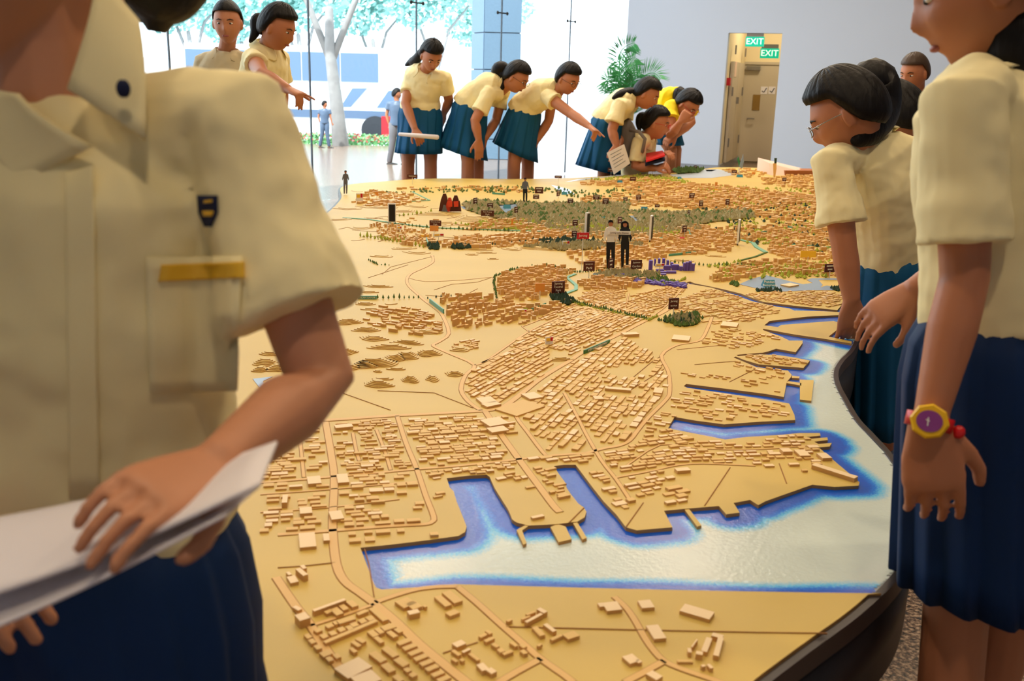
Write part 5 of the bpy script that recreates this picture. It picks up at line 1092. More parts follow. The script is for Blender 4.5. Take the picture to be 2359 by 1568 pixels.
P13 = person('woman in bright yellow T-shirt and glasses bending with a hand at her chin', dict(
    dD=.45, hip=(1520, 268, 8.35), neck=(1560, 232, 8.2), head=(1585, 240, 8.02), sh=[(1545, 246, 8.05), (1580, 236, 8.3)], look=(.55, -.5, -.65), hl=(.35, .9, 0), bend=(0, 0, .12), shirt='yshirt', collar=0,
    arms=[dict(e=(1545, 312, 7.9), w=(1568, 280, 7.85), h=(1580, 264, 7.86), n=(-.3, -1, 0), pose='grip', sleeve=.45, flare=.085), dict(e=(1592, 282, 8.15), w=(1556, 312, 8.0), h=(1540, 322, 7.98), n=(0, -.6, 1), pose='grip', sleeve=.5, flare=.095)],
    knees=[(1545, 345, 8.2), (1556, 345, 8.35)], hem=(1538, 332, 8.32), sk=(.135, .115, .115, .13), hema=(.3, 1, 0), foot=(1, -.3, 0), pleats=12, glass='wred', tails=[([(1572, 226, 8.1), (1566, 212, 8.15), (1560, 226, 8.14), (1566, 244, 8.1)], .038)], k=1.1, hs=1.08))
P7 = person('girl with ponytail at upper left pointing with an outstretched finger', dict(
    hip=(596, 300, 5.55), neck=(618, 104, 5.45), head=(640, 64, 5.38), sh=[(584, 138, 5.34), (644, 132, 5.6)], look=(.88, -.25, -.34), hl=(.5, .8, 0), bend=(-.02, 0, 0),
    arms=[dict(e=(604, 172, 5.1), w=(664, 206, 4.98), h=(706, 224, 4.92), n=(.2, -.2, 1), pose='point', sleeve=.35, flare=.07, side=-1), dict(e=(650, 226, 5.7), w=(640, 300, 5.6), sleeve=.6)],
    knees=[(590, 420, 5.4), (620, 420, 5.6)], hem=(600, 400, 5.55), foot=(1, -.2, 0), tails=[([(606, 44, 5.42), (592, 46, 5.42), (588, 74, 5.4), (576, 96, 5.38)], .026)], k=1.0, shtab=[(-.02, .15, .12), (.08, .150, .12), (.3, .135, .112), (.6, .150, .118), (.82, .15, .105), (.93, .115, .082), (1.0, .066, .062)]))
P6 = person('smiling short-haired man in a pale shirt standing upper left behind the girls', dict(
    hip=(522, 330, 6.1), neck=(522, 116, 6.05), head=(524, 52, 5.98), sh=[(470, 142, 6.05), (574, 142, 6.05)], look=(.1, -1, -.12), hl=(1, 0, 0), shirt='greysh', hthick=.005, hs=1.06,
    arms=[dict(e=(450, 250, 6.05), w=(455, 350, 5.95)), dict(e=(590, 250, 6.05), w=(585, 350, 5.95))], knees=[(500, 480, 6.0), (545, 480, 6.0)], foot=(0, -1, 0), trouser='navy', shoe='black', wd=1.1))
P5 = person('man in blue checked shirt standing at far right near the white wall', dict(
    hip=(2112, 400, 6.4), neck=(2112, 218, 6.38), head=(2106, 168, 6.3), sh=[(2066, 240, 6.35), (2164, 236, 6.5)], look=(-.75, -.55, -.25), hl=(1, .2, 0), shirt='check', hairm='hairb', hthick=.008, fold=.006,
    arms=[dict(e=(2060, 320, 6.3), w=(2050, 390, 6.15)), dict(e=(2180, 320, 6.5), w=(2170, 400, 6.4))], knees=[(2095, 520, 6.3), (2130, 520, 6.4)], foot=(-1, -.5, 0), trouser='navy', shoe='black', wd=1.0))
P3 = person('girl with thin-framed glasses and dark ponytail leaning over the right table edge', dict(
    hip=(2072, 612, 3.14), neck=(1996, 322, 3.06), head=(1950, 262, 2.96), sh=[(1918, 372, 2.9), (2092, 350, 3.2)], look=(-.80, .33, -.50), hl=(.85, .4, 0), bend=(.0, -.08, .06), skin='skin', vox=.005, fold=.015,
    arms=[dict(e=(1945, 570, 2.84), w=(1962, 690, 2.82), h=(1952, 760, 2.84), n=(.3, -1, 0.2), pose='flat', sleeve=.72, flare=.080, side=-1), dict(e=(2130, 560, 3.35), w=(2100, 700, 3.3), sleeve=.6)],
    knees=[(2030, 1010, 3.08), (2100, 1010, 3.22)], hem=(2058, 985, 3.14), sk=(.135, .115, .135, .13), hema=(.85, .4, 0), foot=(-.8, .4, 0), pleats=16, glass='metal', hs=1.08, hthick=.016,
    shtab=[(-.06, .146, .12), (.06, .150, .122), (.3, .140, .118), (.6, .150, .120), (.82, .150, .105), (.93, .115, .082), (1.0, .066, .062)],
    tails=[([(1990, 198, 3.05), (2012, 190, 3.08), (2018, 250, 3.06), (2000, 300, 2.96), (1972, 322, 2.9)], .058)], k=1.0))
mb = MB(); c_ = PD(1988, 198, 3.03); mb.ell(c_, (Vector((.03, 0, 0)), Vector((0, .03, 0)), Vector((.0, 0, .03))), 14, 9); tie = mb.build('hair_tie', M['black'], P3[0], True)
P4 = person('dark-haired student seen from behind between the glasses girl and the right foreground girl', dict(
    hip=(2130, 620, 3.7), neck=(2100, 330, 3.66), head=(2052, 282, 3.58), sh=[(2040, 372, 3.6), (2170, 366, 3.75)], look=(-.7, .45, -.5), hl=(.85, .4, 0), bend=(0, -.05, .05), hs=1.15, hthick=.02,
    arms=[None, None], knees=[(2110, 900, 3.6), (2160, 900, 3.7)], hem=(2130, 880, 3.7), foot=(-.8, .4, 0), pleats=14, tails=[([(2078, 250, 3.6), (2084, 290, 3.6), (2088, 330, 3.58)], .05)]))
P2 = person('girl in the right foreground walking past with a yellow and red wristwatch', dict(
    hip=(2335, 730, 1.47), neck=(2300, 140, 1.52), head=(2275, -34, 1.50), sh=[(2220, 222, 1.39), (2430, 180, 1.67)], look=(-.86, .34, -.30), hl=(.8, .55, 0), vox=.0042, fold=.016, svox=.005,
    arms=[dict(e=(2222, 640, 1.35), w=(2140, 975, 1.30), h=(2152, 1120, 1.29), n=(-.25, -1, .15), pose='relax', sleeve=.80, flare=.070, sk=1.0, side=-1, k=.92, hk=1.12), dict(e=(2230, 600, 1.78), w=(2104, 670, 1.80), h=(2040, 715, 1.80), n=(0, -.5, 1), pose='relax', sleeve=.7, flare=.066)],
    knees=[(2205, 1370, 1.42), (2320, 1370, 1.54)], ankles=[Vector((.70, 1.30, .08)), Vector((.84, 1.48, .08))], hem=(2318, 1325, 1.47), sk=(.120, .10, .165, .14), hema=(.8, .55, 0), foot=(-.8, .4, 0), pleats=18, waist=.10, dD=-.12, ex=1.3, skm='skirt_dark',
    shtab=[(-.03, .136, .110), (.06, .138, .112), (.3, .130, .108), (.6, .142, .112), (.82, .145, .100), (.93, .105, .078), (1.0, .062, .058)],
    tails=[([(2325, -70, 1.57), (2352, 40, 1.50), (2372, 150, 1.46), (2384, 250, 1.46)], .048), ([(2310, -60, 1.55), (2352, 20, 1.52), (2390, 110, 1.50)], .055)], k=.90, hs=.95))
# wristwatch
wr = PD(2140, 975, 1.18); fa = (PD(2222, 640, 1.23) - wr).normalized(); view = (CAM - wr).normalized(); nrm = ortho(fa, view); sd = fa.cross(nrm)
wt = empty('wristwatch', wr, 'yellow-cased wristwatch with red strap on the right foreground girl\'s wrist', 'watch')
cc = wr + fa * .002
mb = MB(); mb.loft([ellring(cc + fa * q_, sd, nrm, .0290, .0255, 28) for q_ in (-.009, .009)], False); o = mb.build('strap', M['wred'], wt, True); md = o.modifiers.new('s', 'SOLIDIFY'); md.thickness = .003; md.offset = 1
ct = cc + nrm * .025
mb = MB(); mb.loft([ellring(ct + nrm * q_, sd, fa, r_ * 1.05, r_, 8 if q_ < 0 else 8, 2.0) for q_, r_ in ((-.002, .021), (.006, .0225), (.009, .020))]); cs = mb.build('watch_case', M['wyel'], wt)
mb = MB(); mb.loft([ellring(ct + nrm * q_, sd, fa, .0155, .0135, 24) for q_ in (.008, .0105)]); mb.build('dial', M['wdial'], wt)
mb = MB(); mb.tube([ct + nrm * .0112 - fa * .006 - sd * .001, ct + nrm * .0112 + fa * .004 - sd * .002], .0007, 4); mb.tube([ct + nrm * .0112, ct + nrm * .0112 - sd * .004 + fa * .001], .0007, 4); mb.build('watch_hand', M['white'], wt)
mb = MB(); mb.ell(cc - sd * .0 + sd * (.036 if sd.dot(RC @ Vector((1, 0, 0))) > 0 else -.036) - fa * .004, (sd * .008, fa * .009, nrm * .006), 10, 7); mb.build('strap_end', M['wred'], wt, True)
# foreground left girl
P1 = person('girl in the left foreground in cream uniform with crest and yellow name tag, carrying papers', dict(
    hip=(205, 1300, .90), nr=1.28, neck=(150, 215, .90), head=(30, -170, .88), sh=[(-260, 330, 1.02), (540, 285, .88)], look=(-.55, -.80, -.15), hl=(1, -.10, 0), bend=(0, 0, 0), vox=.0036, svox=.0045, fold=.018,
    arms=[dict(e=(-420, 900, .95), w=(-130, 1330, .74), h=(60, 1290, .68), n=(0, -.2, 1), pose='grip', sleeve=.7), dict(e=(740, 880, .80), w=(500, 1075, .66), h=(330, 1140, .60), n=(0.1, -.45, 1), pose='relax', sleeve=.74, flare=.074, sk=.98, side=-1, k=.86, hk=.84)],
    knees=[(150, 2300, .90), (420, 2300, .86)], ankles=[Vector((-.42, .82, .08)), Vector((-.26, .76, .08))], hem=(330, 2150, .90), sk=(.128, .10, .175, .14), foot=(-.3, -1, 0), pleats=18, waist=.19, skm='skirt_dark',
    shtab=[(.10, .142, .100), (.14, .152, .106), (.3, .150, .106), (.6, .156, .110), (.82, .154, .100), (.93, .110, .076), (1.0, .060, .056)], collar=0, skin='skin2',
    tails=[([(320, -330, 1.0), (350, -180, 1.06), (362, -80, 1.08), (364, 10, 1.08), (362, 50, 1.08)], .050), ([(300, -330, 1.0), (310, -180, 1.06), (325, -80, 1.08), (335, 0, 1.08), (340, 30, 1.08)], .045)], k=.93, hs=.98))
# things sewn on or lying on her blouse follow its surface
bpy.context.view_layer.update(); dg = bpy.context.evaluated_depsgraph_get()
bv = BVHTree.FromObject(P1[2], dg); bvb = BVHTree.FromObject(P1[1], dg)
def onto(px, py, lift=.002, fallback=.80):
    d = ray(px, py); h_ = bv.ray_cast(CAM, d)
    if h_[0] is None: h_ = bvb.ray_cast(CAM, d)
    p = h_[0] if h_[0] is not None else PD(px, py, fallback)
    return p - d * lift
def patchon(name, poly, m, lift=.002, par=None, n=8, th=.0012, lift1=None):
    """poly: 4 photo points; a small cloth patch that follows the blouse"""
    a, b, c_, d = [Vector(p) for p in poly]; mb = MB(); Ds = sorted(onto(a.lerp(b, u).lerp(d.lerp(c_, u), v).x, a.lerp(b, u).lerp(d.lerp(c_, u), v).y, 0).y for u in (.1, .3, .5, .7, .9) for v in (.1, .5, .9)); dm = Ds[6] + .010
    for j in range(n + 1):
        for i in range(n + 1):
            q_ = a.lerp(b, i / n).lerp(d.lerp(c_, i / n), j / n); w__ = onto(q_.x, q_.y, lift if lift1 is None else lift + (lift1 - lift) * j / n); mb.v.append(tuple(w__ if w__.y < dm else PD(q_.x, q_.y, dm)))
    mb.f = [(j * (n + 1) + i, j * (n + 1) + i + 1, (j + 1) * (n + 1) + i + 1, (j + 1) * (n + 1) + i) for j in range(n) for i in range(n)]; mb.m = [0] * len(mb.f)
    o = mb.build(name, M[m], par or P1[0], True); md = o.modifiers.new('s', 'SOLIDIFY'); md.thickness = th; md.offset = 0; return o
def flap(a, b, c_, d, bow=.008):
    n = 8; mb = MB(); nr = (b - a).cross(d - a).normalized(); nr = nr if nr.dot(CAM - a) > 0 else -nr
    for j in range(n + 1):
        for i in range(n + 1): u, v = i / n, j / n; mb.v.append(tuple(a.lerp(b, u).lerp(d.lerp(c_, u), v) + nr * bow * math.sin(PI * v)))
    mb.f = [(j * (n + 1) + i, j * (n + 1) + i + 1, (j + 1) * (n + 1) + i + 1, (j + 1) * (n + 1) + i) for j in range(n) for i in range(n)]; mb.m = [0] * len(mb.f)
    o = mb.build('collar', M['shirt'], P1[0], True); md = o.modifiers.new('s', 'SOLIDIFY'); md.thickness = .004; md.offset = 0; return o
FD = min(onto(x, y, 0).y for x, y in ((332, 318), (250, 300), (200, 330), (330, 260))); 
fl1 = flap(PD(225, -60, .86), PD(318, 50, .87), PD(334, 320, FD - .015), PD(156, 205, FD - .012))
fl2 = flap(PD(-60, 200, .86), PD(40, 215, FD - .004), PD(212, 338, FD - .015), PD(30, 432, FD - .012))
patchon('button_placket', [(150, 400), (215, 380), (230, 1150), (160, 1150)], 'shirt', .003, n=12, th=.002)
patchon('pocket', [(335, 592), (556, 590), (545, 900), (345, 905)], 'shirt', .0035, n=10, th=.002)
tg = patchon('name_tag', [(372, 610), (562, 602), (562, 640), (365, 648)], 'yellow', .0065, n=8, th=.002)
cr_ = patchon('school_crest', [(455, 450), (500, 450), (500, 490), (458, 490)], 'navy', .003, n=5, th=.0016); patchon('crest_tip', [(458, 490), (500, 490), (486, 522), (472, 522)], 'navy', .003, cr_, n=4, th=.0016)
patchon('crest_badge', [(466, 486), (492, 486), (489, 498), (469, 498)], 'yellow', .0055, cr_, n=3, th=.001); patchon('crest_badge', [(470, 462), (488, 460), (488, 466), (470, 468)], 'yellow', .0055, cr_, n=3, th=.001)
mb = MB(); pc_ = PD(284, 204, FD - .022); mb.ell(pc_, (Vector((.006, 0, 0)), Vector((0, .004, 0)), Vector((0, 0, .0075))), 12, 8); mb.build('collar_pin', M['navy'], P1[0], True)
# papers in her hands
def sheet(name, pts, bow, m, lab, th=.002):
    a, b, c_, d = [PD(*p) for p in pts]; nrm = (b - a).cross(d - a).normalized(); mb = MB(); n = 12
    for j in range(n + 1):
        for i in range(n + 1):
            u, v = i / n, j / n; mb.v.append(tuple(a.lerp(b, u).lerp(d.lerp(c_, u), v) + nrm * bow * math.sin(PI * u) * (1 - v * .3)))
    mb.f = [(j * (n + 1) + i, j * (n + 1) + i + 1, (j + 1) * (n + 1) + i + 1, (j + 1) * (n + 1) + i) for j in range(n) for i in range(n)]; mb.m = [0] * len(mb.f)
    o = mb.build(name, M[m], None, True); md = o.modifiers.new('s', 'SOLIDIFY'); md.thickness = th; tag(o, lab, 'paper', 'papers carried by the left foreground girl'); return o
sheet('paper_sheet', [(-120, 1215, .66), (640, 1020, .66), (600, 1120, .58), (-160, 1420, .56)], .008, 'paper', 'upper white sheet of the papers held by the left foreground girl')
sheet('paper_sheet', [(-120, 1260, .665), (600, 1120, .66), (520, 1190, .575), (-180, 1520, .55)], .006, 'paper', 'lower white sheet of the papers held by the left foreground girl')
# backpack and folder of the crouching girl
bk = PD(1444, 322, 8.3); bp = empty('backpack', bk, 'grey and maroon backpack on the crouching girl\'s back', 'bag')
mb = MB(); mb.ell(bk - Z * .02, (Vector((.10, .02, 0)), Vector((0, .14, 0)), Vector((-.02, 0, .20))), 16, 10); mb.build('bag_body', M['bagg'], bp, True)
mb = MB(); mb.ell(bk + Vector((-.07, -.02, .0)), (Vector((.05, .02, 0)), Vector((0, .11, 0)), Vector((0, 0, .12))), 14, 9); mb.build('front_pocket', M['maroon'], bp, True)
mb = MB(); mb.tube([PD(1452, 300, 8.1), PD(1472, 303, 8.0), PD(1486, 320, 7.99), PD(1480, 350, 8.02)], .014, 8); mb.build('shoulder_strap', M['bagg'], bp, True)
mb = MB(); fp = [PD(*p) for p in ((1488, 374, 7.86), (1532, 360, 7.9), (1526, 350, 8.15), (1488, 356, 8.15))]; mb.boxpts(fp, Z * .012); tag(mb.build('folder', M['red']), 'red folder held over the table by the crouching girl', 'folder')
mb = MB(); fp = [PD(*p) for p in ((1486, 383, 7.9), (1532, 371, 7.93), (1530, 364, 8.1), (1486, 374, 8.1))]; mb.boxpts(fp, Z * .02); tag(mb.build('pencil_case', M['navy']), 'dark navy pencil case under the red folder', 'case')
# people walking outside
def walker(px, ptop, pbot, D, lab, m1, m2):
    s_ = lambda y, dx=0, dd=0: (px + dx, y, D + dd); h_ = pbot - ptop
    zf = OG
    kk = mpp(PD(px, pbot, D)) * h_ / 1.6
    S = dict(hip=s_(ptop + h_ * .5), neck=s_(ptop + h_ * .16), head=s_(ptop + h_ * .07), sh=[s_(ptop + h_ * .2, -h_ * .11), s_(ptop + h_ * .2, h_ * .11)], look=(.9, .1, -.1), hl=(1, .2, 0), shirt=m1, trouser=m2, vox=.012, hs=kk, k=kk, wd=kk, fold=.004,
             arms=[dict(e=s_(ptop + h_ * .36, -h_ * .14), w=s_(ptop + h_ * .5, -h_ * .10)), dict(e=s_(ptop + h_ * .36, h_ * .13), w=s_(ptop + h_ * .48, h_ * .16))], knees=[s_(ptop + h_ * .74, -h_ * .06), s_(ptop + h_ * .74, h_ * .06)],
             ankles=[Vector((PD(px - h_ * .1, pbot, D).x, D, zf + .08)), Vector((PD(px + h_ * .1, pbot, D).x, D, zf + .08))], foot=(1, 0, 0), collar=0, shoe='black')
    return person(lab, S, 'people walking outside the glass')
walker(748, 233, 336, 17.6, 'blue-clad pedestrian walking outside beside the street tree', 'busd', 'busd')
walker(914, 205, 372, 14.6, 'pedestrian in pale clothes outside, half hidden behind the leftmost standing girl', 'busd', 'pot')
# ------------------------------------------------------------------ signs and figures standing on the model
def board(px, py, w_, h_, yb, m, lab, lines=(), yaw=0.0, stick='acr', group=None, name='park_sign', cat='sign', back=None, tm='text', th=.003, slant=0):
    base = L3(px, yb); k = mpp(base); e = empty(name, base, lab, cat, group)
    U = Vector((math.cos(yaw), math.sin(yaw), 0)); c_ = PD(px, py, base.y); hw, hh = w_ * k / 2 / max(.25, math.cos(yaw)), h_ * k / 2; N_ = Vector((U.y, -U.x, 0))
    mb = MB(); mb.box(c_ - Z * hh - N_ * th / 2 * 0, U * hw, N_ * th / 2, Z * 2 * hh); o = mb.build('sign_board', M[m], e)
    if c_.z - hh > LZ + .004:
        mb = MB(); mb.tube([Vector((c_.x, c_.y, LZ - .001)) - N_ * -.002, Vector((c_.x, c_.y, c_.z - hh + .003)) - N_ * -.002], max(.0016, .55 * k), 6); mb.build('stick', M[stick], e)
    if lines:
        n = len(lines); sz = 2 * hh / (n + .35)
        for i, s_ in enumerate(lines):
            f = min(sz * .92, 2 * hw * 1.55 / max(3, len(s_)))
            text_at(s_, f, c_ + Z * (hh - sz * (i + .62)) + N_ * (th / 2 + .0006), U, Z, M[tm], 'lettering', e)
    elif m in ('brown',) and w_ > 5:
        mb = MB()
        for i in range(2 if h_ > 9 else 1):
            zc = c_ + Z * hh * (.35 - .8 * i) * (1 if h_ > 9 else 0) + N_ * (th / 2 + .0004); g_ = .7 - .25 * i
            for q_ in range(5): a0 = -g_ + 2 * g_ * q_ / 5; mb.box(zc + U * hw * (a0 + g_ * .17), U * hw * g_ * .15, N_ * .0004, Z * hh * .3)
        mb.build('lettering', M[tm], e)
    return e
GP = 'brown park signs on the model'
board(1286, 661, 30, 27, 684, 'brown', 'large brown Jurong Central Park sign beside the green creek bend', ('Jurong', 'Central', 'Park'), .35, group=GP)
board(1357, 613, 26, 22, 640, 'brown', 'brown Jurong Lake Park sign below the red Jurong flag sign', ('Jurong Lake', 'Park'), .3, group=GP)
board(1466, 609, 26, 21, 626, 'brown', 'brown Japanese Garden sign right of the cut-out couple', ('Japanese', 'Garden'), .3, group=GP)
board(1407, 606, 12, 22, 628, 'brown', 'narrow brown sign in front of the cut-out man\'s legs', (), .9, group=GP)
board(1552, 699, 24, 26, 735, 'brown', 'brown Jurong Bird Park sign above the small dark wood', ('Jurong', 'Bird Park'), .3, group=GP)
board(1912, 617, 27, 19, 640, 'brown', 'dark brown sign above the right end of the lake', (), .35, group=GP)
board(1123, 491, 30, 13, 503, 'brown', 'wide brown Bukit Panjang Park sign in front of the forest edge', ('Bukit Panjang', 'Park'), 0, group=GP)
board(1003, 514, 27, 13, 534, 'brown', 'brown Choa Chu Kang Park sign above the orange card', ('Choa Chu Kang', 'Park'), 0, group=GP)
board(950, 406, 24, 8, 424, 'brown', 'small brown sign at the far edge by the leftmost girl\'s shins', (), 0, group=GP)
board(1286, 407, 17, 6, 428, 'brown', 'tiny brown sign at the far edge below the pointing arm', (), 0, group=GP)
board(1408, 391, 15, 9, 404, 'brown', 'small brown sign in front of the hanging worksheet', (), 0, group=GP)
board(1503, 391, 16, 8, 400, 'brown', 'small brown sign in front of the crouching girl\'s arm', (), 0, group=GP)
for px, py, w_, h_, yb, yw, lab in ((1242, 438, 19, 15, 462, .1, 'taller two-line brown sign right of the dark striding figure'), (1235, 453, 14, 10, 466, .1, 'small brown sign just below the two-line sign by the dark figure'), (1286, 445, 7, 13, 456, 1.0, 'narrow brown sign at the left end of the far reservoir'), (1314, 462, 13, 10, 475, .1, 'brown sign at the upper rim of the forest, centre'),
    (1129, 474, 13, 12, 486, .4, 'brown sign on the forest edge above the Bukit Panjang board'), (1095, 462, 8, 13, 478, 1.0, 'narrow tilted brown sign right of the red figure group'), (1189, 483, 7, 14, 510, 1.0, 'narrow brown sign on a tall stick left of the forest lake'), (1374, 454, 15, 11, 468, .3, 'brown sign above the forest, first right of the white stick'),
    (1395, 463, 14, 12, 478, .1, 'brown sign at the forest\'s upper rim, lower of a close pair'), (1441, 458, 10, 10, 468, .1, 'squarish brown sign between two wider signs above the forest'), (1471, 454, 11, 11, 466, .4, 'brown sign above the teal tent on the forest'), (1514, 474, 11, 7, 480, .3, 'small flat brown sign right of the teal tent'),
    (1594, 450, 13, 11, 462, .4, 'brown sign upper centre-right among pale blocks'), (1615, 468, 10, 13, 482, .6, 'brown sign one step below right among the far estates'), (1676, 465, 10, 13, 484, .6, 'brown sign above the right end of the forest'), (1587, 489, 7, 12, 502, .9, 'narrow brown sign standing in the middle right forest'),
    (1577, 527, 11, 15, 545, .7, 'brown sign below the forest above the red block'), (1458, 412, 14, 9, 424, .2, 'brown sign far back in front of the red folder'), (1325, 513, 12, 13, 530, .5, 'upper brown sign of the pair above the red flag sign'), (1323, 538, 12, 13, 552, .2, 'lower brown sign of the pair beside the red flag sign'),
    (1807, 413, 10, 8, 424, .3, 'brown sign far right in front of the long brown hall'), (1692, 395, 12, 7, 404, 0, 'small brown sign under the butterfly figure'), (1602, 384, 7, 6, 396, .0, 'tiny brown sign on the wooded island at the far edge'), (1428, 507, 10, 15, 545, .3, 'brown sign behind the cut-out couple\'s heads')):
    board(px, py, w_, h_, yb, 'brown', lab, (), yw, group=GP)
GO = 'orange name cards on the model'
board(1000, 526, 20, 13, 548, 'orange', 'orange card below the Choa Chu Kang Park sign', (), 0, group=GO, name='name_card', cat='card')
board(1244, 662, 22, 20, 688, 'orange', 'orange card left of the Jurong Central Park sign', (), .2, group=GO, name='name_card', cat='card')
board(1520, 447, 9, 9, 456, 'orange', 'small orange card right of the brown signs above the forest', (), 0, group=GO, name='name_card', cat='card')
board(1650, 424, 6, 9, 432, 'orange', 'narrow orange card on the far pale plain', (), 0, group=GO, name='name_card', cat='card')
board(1862, 585, 36, 15, 604, 'yellow', 'wide yellow-orange card at right above the lake', (), .05, group=GO, name='name_card', cat='card')
board(868, 446, 7, 9, 456, 'orange', 'small orange card at far left among pale blocks', (), 0, group=GO, name='name_card', cat='card')
board(1180, 512, 5, 16, 522, 'orange', 'slim orange post card by the green ribbon road', (), 0, group=GO, name='name_card', cat='card')
board(1736, 399, 7, 6, 405, 'orange', 'tiny orange card near the butterfly figure', (), 0, group=GO, name='name_card', cat='card')
board(1343, 543, 28, 15, 626, 'red', 'red Jurong sign on a tall white stick left of the cut-out couple', ('Jurong',), .25, 'white', name='district_sign')
board(1876, 383, 12, 5, 398, 'red', 'small red district sign on a stick at far right', (), 0, 'white', name='district_sign')
# black photo boards
for px, y0, y1, w_, yw, lab in ((903, 468, 512, 17, .25, 'black framed photo board on legs at the left of the model'), (1351, 489, 548, 8, 1.1, 'tall dark photo board right above the red Jurong sign'), (1498, 496, 552, 6, 1.25, 'tall pale-edged board seen edge-on right of the cut-out couple'), (1699, 505, 560, 5, 1.3, 'tall pale-edged board seen edge-on above the blue lake')):
    b0_ = L3(px, y1 + 4); k = mpp(b0_); e = empty('photo_board', b0_, lab, 'board', 'tall photo boards on the model'); U = Vector((math.cos(yw), math.sin(yw), 0)); N_ = Vector((U.y, -U.x, 0)); hw = w_ * k / 2 / math.cos(yw); top_ = PD(px, y0, b0_.y).z; bot_ = PD(px, y1, b0_.y).z
    mb = MB(); mb.box(Vector((b0_.x, b0_.y, bot_)), U * hw, N_ * .005, Z * (top_ - bot_)); mb.build('frame', M['white'], e)
    mb = MB(); mb.box(Vector((b0_.x, b0_.y, bot_ + .006)) + N_ * .006, U * (hw - .004), N_ * .0015, Z * (top_ - bot_ - .012)); mb.build('picture', M['black'], e)
    for s_ in (-1, 1): mb = MB(); q_ = Vector((b0_.x, b0_.y, 0)) + U * hw * .9 * s_; mb.tube([Vector((q_.x, q_.y, LZ)), Vector((q_.x, q_.y, bot_ + .01))], .002, 6); mb.build('leg', M['black'], e)
# flat printed stand-up figures (they are thin cut-out cards in the place itself)
def cut(e, name, pts, m, D, off=0.0, th=.004):
    mb = MB(); p = [PD(x, y, D - off) for x, y in pts]
    tr = tessellate_polygon([[Vector((q_.x, q_.z, 0)) for q_ in p]]); n = len(p); mb.v = [(q_.x, q_.y, q_.z) for q_ in p] + [(q_.x, q_.y + th, q_.z) for q_ in p]
    mb.f = [tuple(t) for t in tr] + [tuple(n + i for i in t[::-1]) for t in tr] + [(i, (i + 1) % n, n + (i + 1) % n, n + i) for i in range(n)]; mb.m = [0] * len(mb.f)
    return mb.build(name, M[m], e)
def figure(cx, y0, y1, base, lab, top, legs, hairm='hair', hs=1.0, group=None):
    b_ = L3(cx, base); e = empty('cutout_figure', b_, lab, 'cutout', group); D = b_.y; h_ = y1 - y0; X = lambda x, y: (cx + x * h_, y0 + y * h_)
    cut(e, 'head', [X(*q_) for q_ in ((-.04, .02), (0, 0), (.04, .02), (.045, .08), (.02, .13), (-.02, .13), (-.045, .08))], 'skin', D)
    cut(e, 'hair', [X(*q_) for q_ in ((-.055, .06), (-.045, 0), (0, -.015), (.045, 0), (.055, .06), (.03, .035), (-.03, .035))], hairm, D, .002)
    cut(e, 'jacket', [X(*q_) for q_ in ((-.03, .12), (.03, .12), (.11, .17), (.15, .36), (.11, .44), (.08, .30), (.08, .44), (-.08, .44), (-.08, .30), (-.11, .44), (-.15, .36), (-.11, .17))], top, D, .001)
    cut(e, 'trousers', [X(*q_) for q_ in ((-.09, .43), (.09, .43), (.085, .75), (.07, 1), (.02, 1), (.01, .6), (-.01, .6), (-.03, 1), (-.08, 1), (-.09, .75))], legs, D)
    return e
e1 = figure(1407, 508, 620, 622, 'cut-out figure of a man in white shirt and black trousers', 'white', 'black')
e2 = figure(1440, 510, 617, 620, 'cut-out figure of a woman with long dark hair in black', 'black', 'black')
cut(e2, 'long_hair', [(1431, 512), (1440, 508), (1448, 513), (1450, 532), (1444, 530), (1436, 530), (1430, 534)], 'hair', L3(1440, 620).y, -.001)
pb = PD(1427, 536, L3(1427, 620).y - .03); kk = mpp(pb); bn = empty('name_banner', pb, 'white Jurong Lake District strip across the cut-out couple', 'banner')
mb = MB(); mb.box(pb - Z * 4 * kk, Vector((26 * kk, 0, 0)), Vector((0, .002, 0)), Z * 8 * kk); mb.build('strip', M['white'], bn); text_at('Jurong Lake District', 5.2 * kk, pb - Vector((0, .003, 0)), Vector((1, 0, 0)), Z, M['brown'], 'lettering', bn)
figure(1210, 410, 468, 472, 'dark slim cut-out figure striding on the far model', 'pot', 'black'); figure(796, 393, 446, 448, 'thin dark cut-out figure at the far left edge of the model', 'pot', 'pot')
b_ = L3(1038, 488); e = empty('cutout_group', b_, 'cut-out group of brown and orange seated figures left of the forest', 'cutout'); D_ = b_.y
for i, (x, y, w_, m_) in enumerate(((1024, 446, 17, 'brown'), (1036, 455, 15, 'orgsuit'), (1050, 450, 17, 'brown'), (1057, 462, 10, 'brown'), (1024, 472, 12, 'pot'))):
    cut(e, 'figure_card', [(x - w_ * .2, y), (x + w_ * .2, y), (x + w_ * .4, y + 10), (x + w_ * .6, 487), (x - w_ * .8, 487), (x - w_ * .5, y + 14)], m_, D_, i * .004)
for x in (1036, 1050): cut(e, 'orange_vest', [(x - 5, 464), (x + 6, 463), (x + 6, 476), (x - 4, 477)], 'orgsuit', D_, .024)
b_ = L3(1706, 400); e = empty('butterfly_figure', b_, 'white and blue butterfly-like cut-out figure at the far edge before the doorway', 'cutout')
cut(e, 'wing', [(1703, 385), (1712, 355), (1714, 372), (1710, 388)], 'resv', b_.y); cut(e, 'wing', [(1703, 385), (1698, 366), (1702, 360), (1705, 375)], 'lgreen', b_.y, .004); mb = MB(); mb.tube([Vector((b_.x - .01, b_.y, LZ)), PD(1702, 388, b_.y)], .006, 6); mb.build('stick', M['white'], e)
